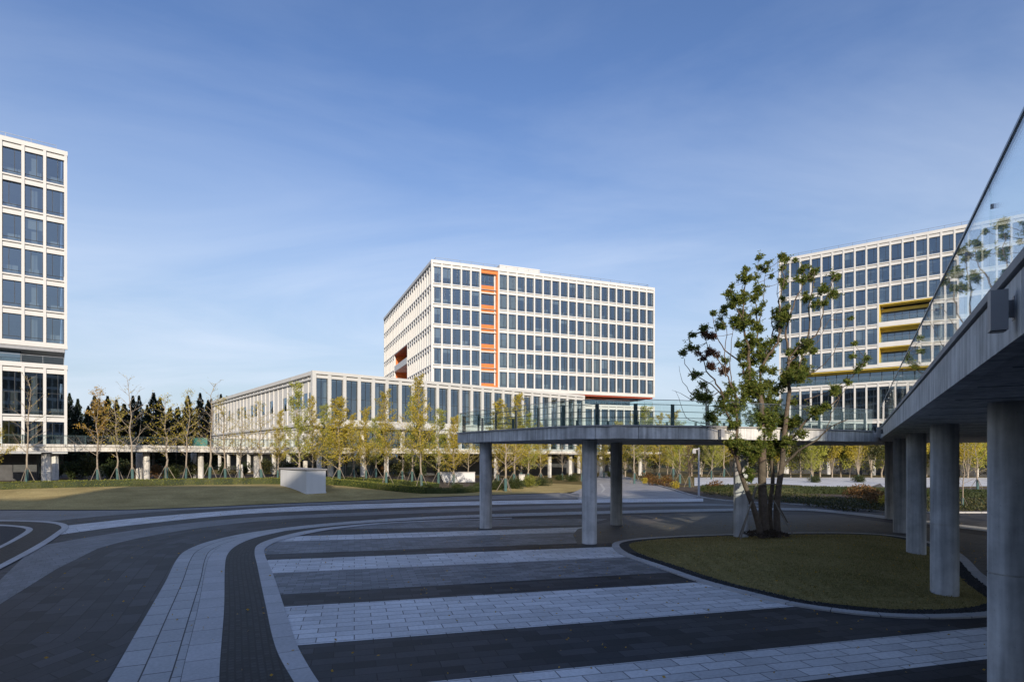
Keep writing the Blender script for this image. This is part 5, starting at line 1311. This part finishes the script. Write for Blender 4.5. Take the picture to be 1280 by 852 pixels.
# ------------------------------------------------------------------ camera, light, sky
cam = bpy.data.cameras.new('camera'); co = bpy.data.objects.new('camera', cam); col.objects.link(co)
co.location = (0, 0, CZ); co.rotation_euler = (R(90), 0, 0); cam.sensor_width = 36; cam.lens = 36 * F / 1280; cam.shift_y = (HY - 426) / 1280; cam.clip_end = 6000; cam.clip_start = .05
scene.camera = co
sun = bpy.data.lights.new('sun', 'SUN'); sun.energy = 3.6; sun.angle = R(.53); sun.color = (1.0, .87, .71)
so = bpy.data.objects.new('sun', sun); col.objects.link(so)
sv = Vector((SUN_AZ[0], SUN_AZ[1], 0)).normalized() * math.cos(R(SUN_EL)) + Vector((0, 0, math.sin(R(SUN_EL))))
so.rotation_euler = sv.to_track_quat('Z', 'Y').to_euler(); so.location = (-20, -60, 60)
w = bpy.data.worlds.new('World'); scene.world = w; w.use_nodes = True; t = w.node_tree; t.nodes.clear(); L = t.links.new
out = N(t, 'ShaderNodeOutputWorld'); bg = N(t, 'ShaderNodeBackground'); bg.inputs[1].default_value = .125
sky = N(t, 'ShaderNodeTexSky', sky_type='NISHITA'); sky.sun_disc = False; sky.sun_elevation = R(SUN_EL); sky.sun_rotation = math.atan2(SUN_AZ[0], SUN_AZ[1]); sky.air_density = 1.0; sky.dust_density = 1.5; sky.ozone_density = 2.2
tc = N(t, 'ShaderNodeTexCoord')
# thin high cloud: project the view direction on a high plane, stretch the noise along the wind
sep = N(t, 'ShaderNodeSeparateXYZ'); L(tc.outputs['Generated'], sep.inputs[0])
mz = N(t, 'ShaderNodeMath', operation='MAXIMUM'); mz.inputs[1].default_value = .0; L(sep.outputs[2], mz.inputs[0]); az = N(t, 'ShaderNodeMath', operation='ADD'); az.inputs[1].default_value = .16; L(mz.outputs[0], az.inputs[0])
dv = N(t, 'ShaderNodeVectorMath', operation='DIVIDE'); cmb = N(t, 'ShaderNodeCombineXYZ')
for i in range(3): L(az.outputs[0], cmb.inputs[i])
L(tc.outputs['Generated'], dv.inputs[0]); L(cmb.outputs[0], dv.inputs[1])
mp = N(t, 'ShaderNodeMapping'); mp.inputs['Rotation'].default_value = (0, 0, R(24)); mp.inputs['Scale'].default_value = (.6, 1.1, 0); mp.inputs['Location'].default_value = (1.3, .4, 0); L(dv.outputs[0], mp.inputs[0])
nz = N(t, 'ShaderNodeTexNoise'); nz.inputs['Scale'].default_value = 1.1; nz.inputs['Detail'].default_value = 9; nz.inputs['Roughness'].default_value = .58; nz.inputs['Distortion'].default_value = .7; L(mp.outputs[0], nz.inputs['Vector'])
mr = N(t, 'ShaderNodeMapRange'); mr.inputs['From Min'].default_value = .40; mr.inputs['From Max'].default_value = .78; mr.inputs['To Max'].default_value = .46; L(nz.outputs[0], mr.inputs[0])
mx = N(t, 'ShaderNodeMix', data_type='RGBA'); tn = N(t, 'ShaderNodeVectorMath', operation='MULTIPLY'); L(sky.outputs[0], tn.inputs[0]); tn.inputs[1].default_value = (.72, .80, 1.0)
hz = N(t, 'ShaderNodeMapRange'); hz.inputs['From Min'].default_value = .0; hz.inputs['From Max'].default_value = .55; hz.inputs['To Min'].default_value = .80; hz.inputs['To Max'].default_value = .0; hz.interpolation_type = 'SMOOTHSTEP'; L(sep.outputs[2], hz.inputs[0])
mh = N(t, 'ShaderNodeMix', data_type='RGBA'); L(hz.outputs[0], mh.inputs[0]); L(tn.outputs[0], mh.inputs[6]); mh.inputs[7].default_value = (3.4, 3.95, 4.35, 1)
cf = N(t, 'ShaderNodeMapRange'); cf.inputs['From Min'].default_value = .10; cf.inputs['From Max'].default_value = .62; cf.inputs['To Min'].default_value = 1.35; cf.inputs['To Max'].default_value = .22; L(sep.outputs[2], cf.inputs[0])
cm = N(t, 'ShaderNodeMath', operation='MULTIPLY', use_clamp=True); L(mr.outputs[0], cm.inputs[0]); L(cf.outputs[0], cm.inputs[1]); L(cm.outputs[0], mx.inputs[0]); L(mh.outputs[2], mx.inputs[6]); mx.inputs[7].default_value = (4.6, 5.1, 6.0, 1)
L(mx.outputs[2], bg.inputs[0]); L(bg.outputs[0], out.inputs[0])
scene.view_settings.view_transform = 'Standard'; scene.view_settings.look = 'None'; scene.view_settings.gamma = 1; scene.view_settings.exposure = 0.5; scene.view_settings.use_curve_mapping = False
scene.render.engine = 'CYCLES'; scene.cycles.max_bounces = 8; scene.cycles.transparent_max_bounces = 24; scene.cycles.diffuse_bounces = 3; scene.cycles.glossy_bounces = 3
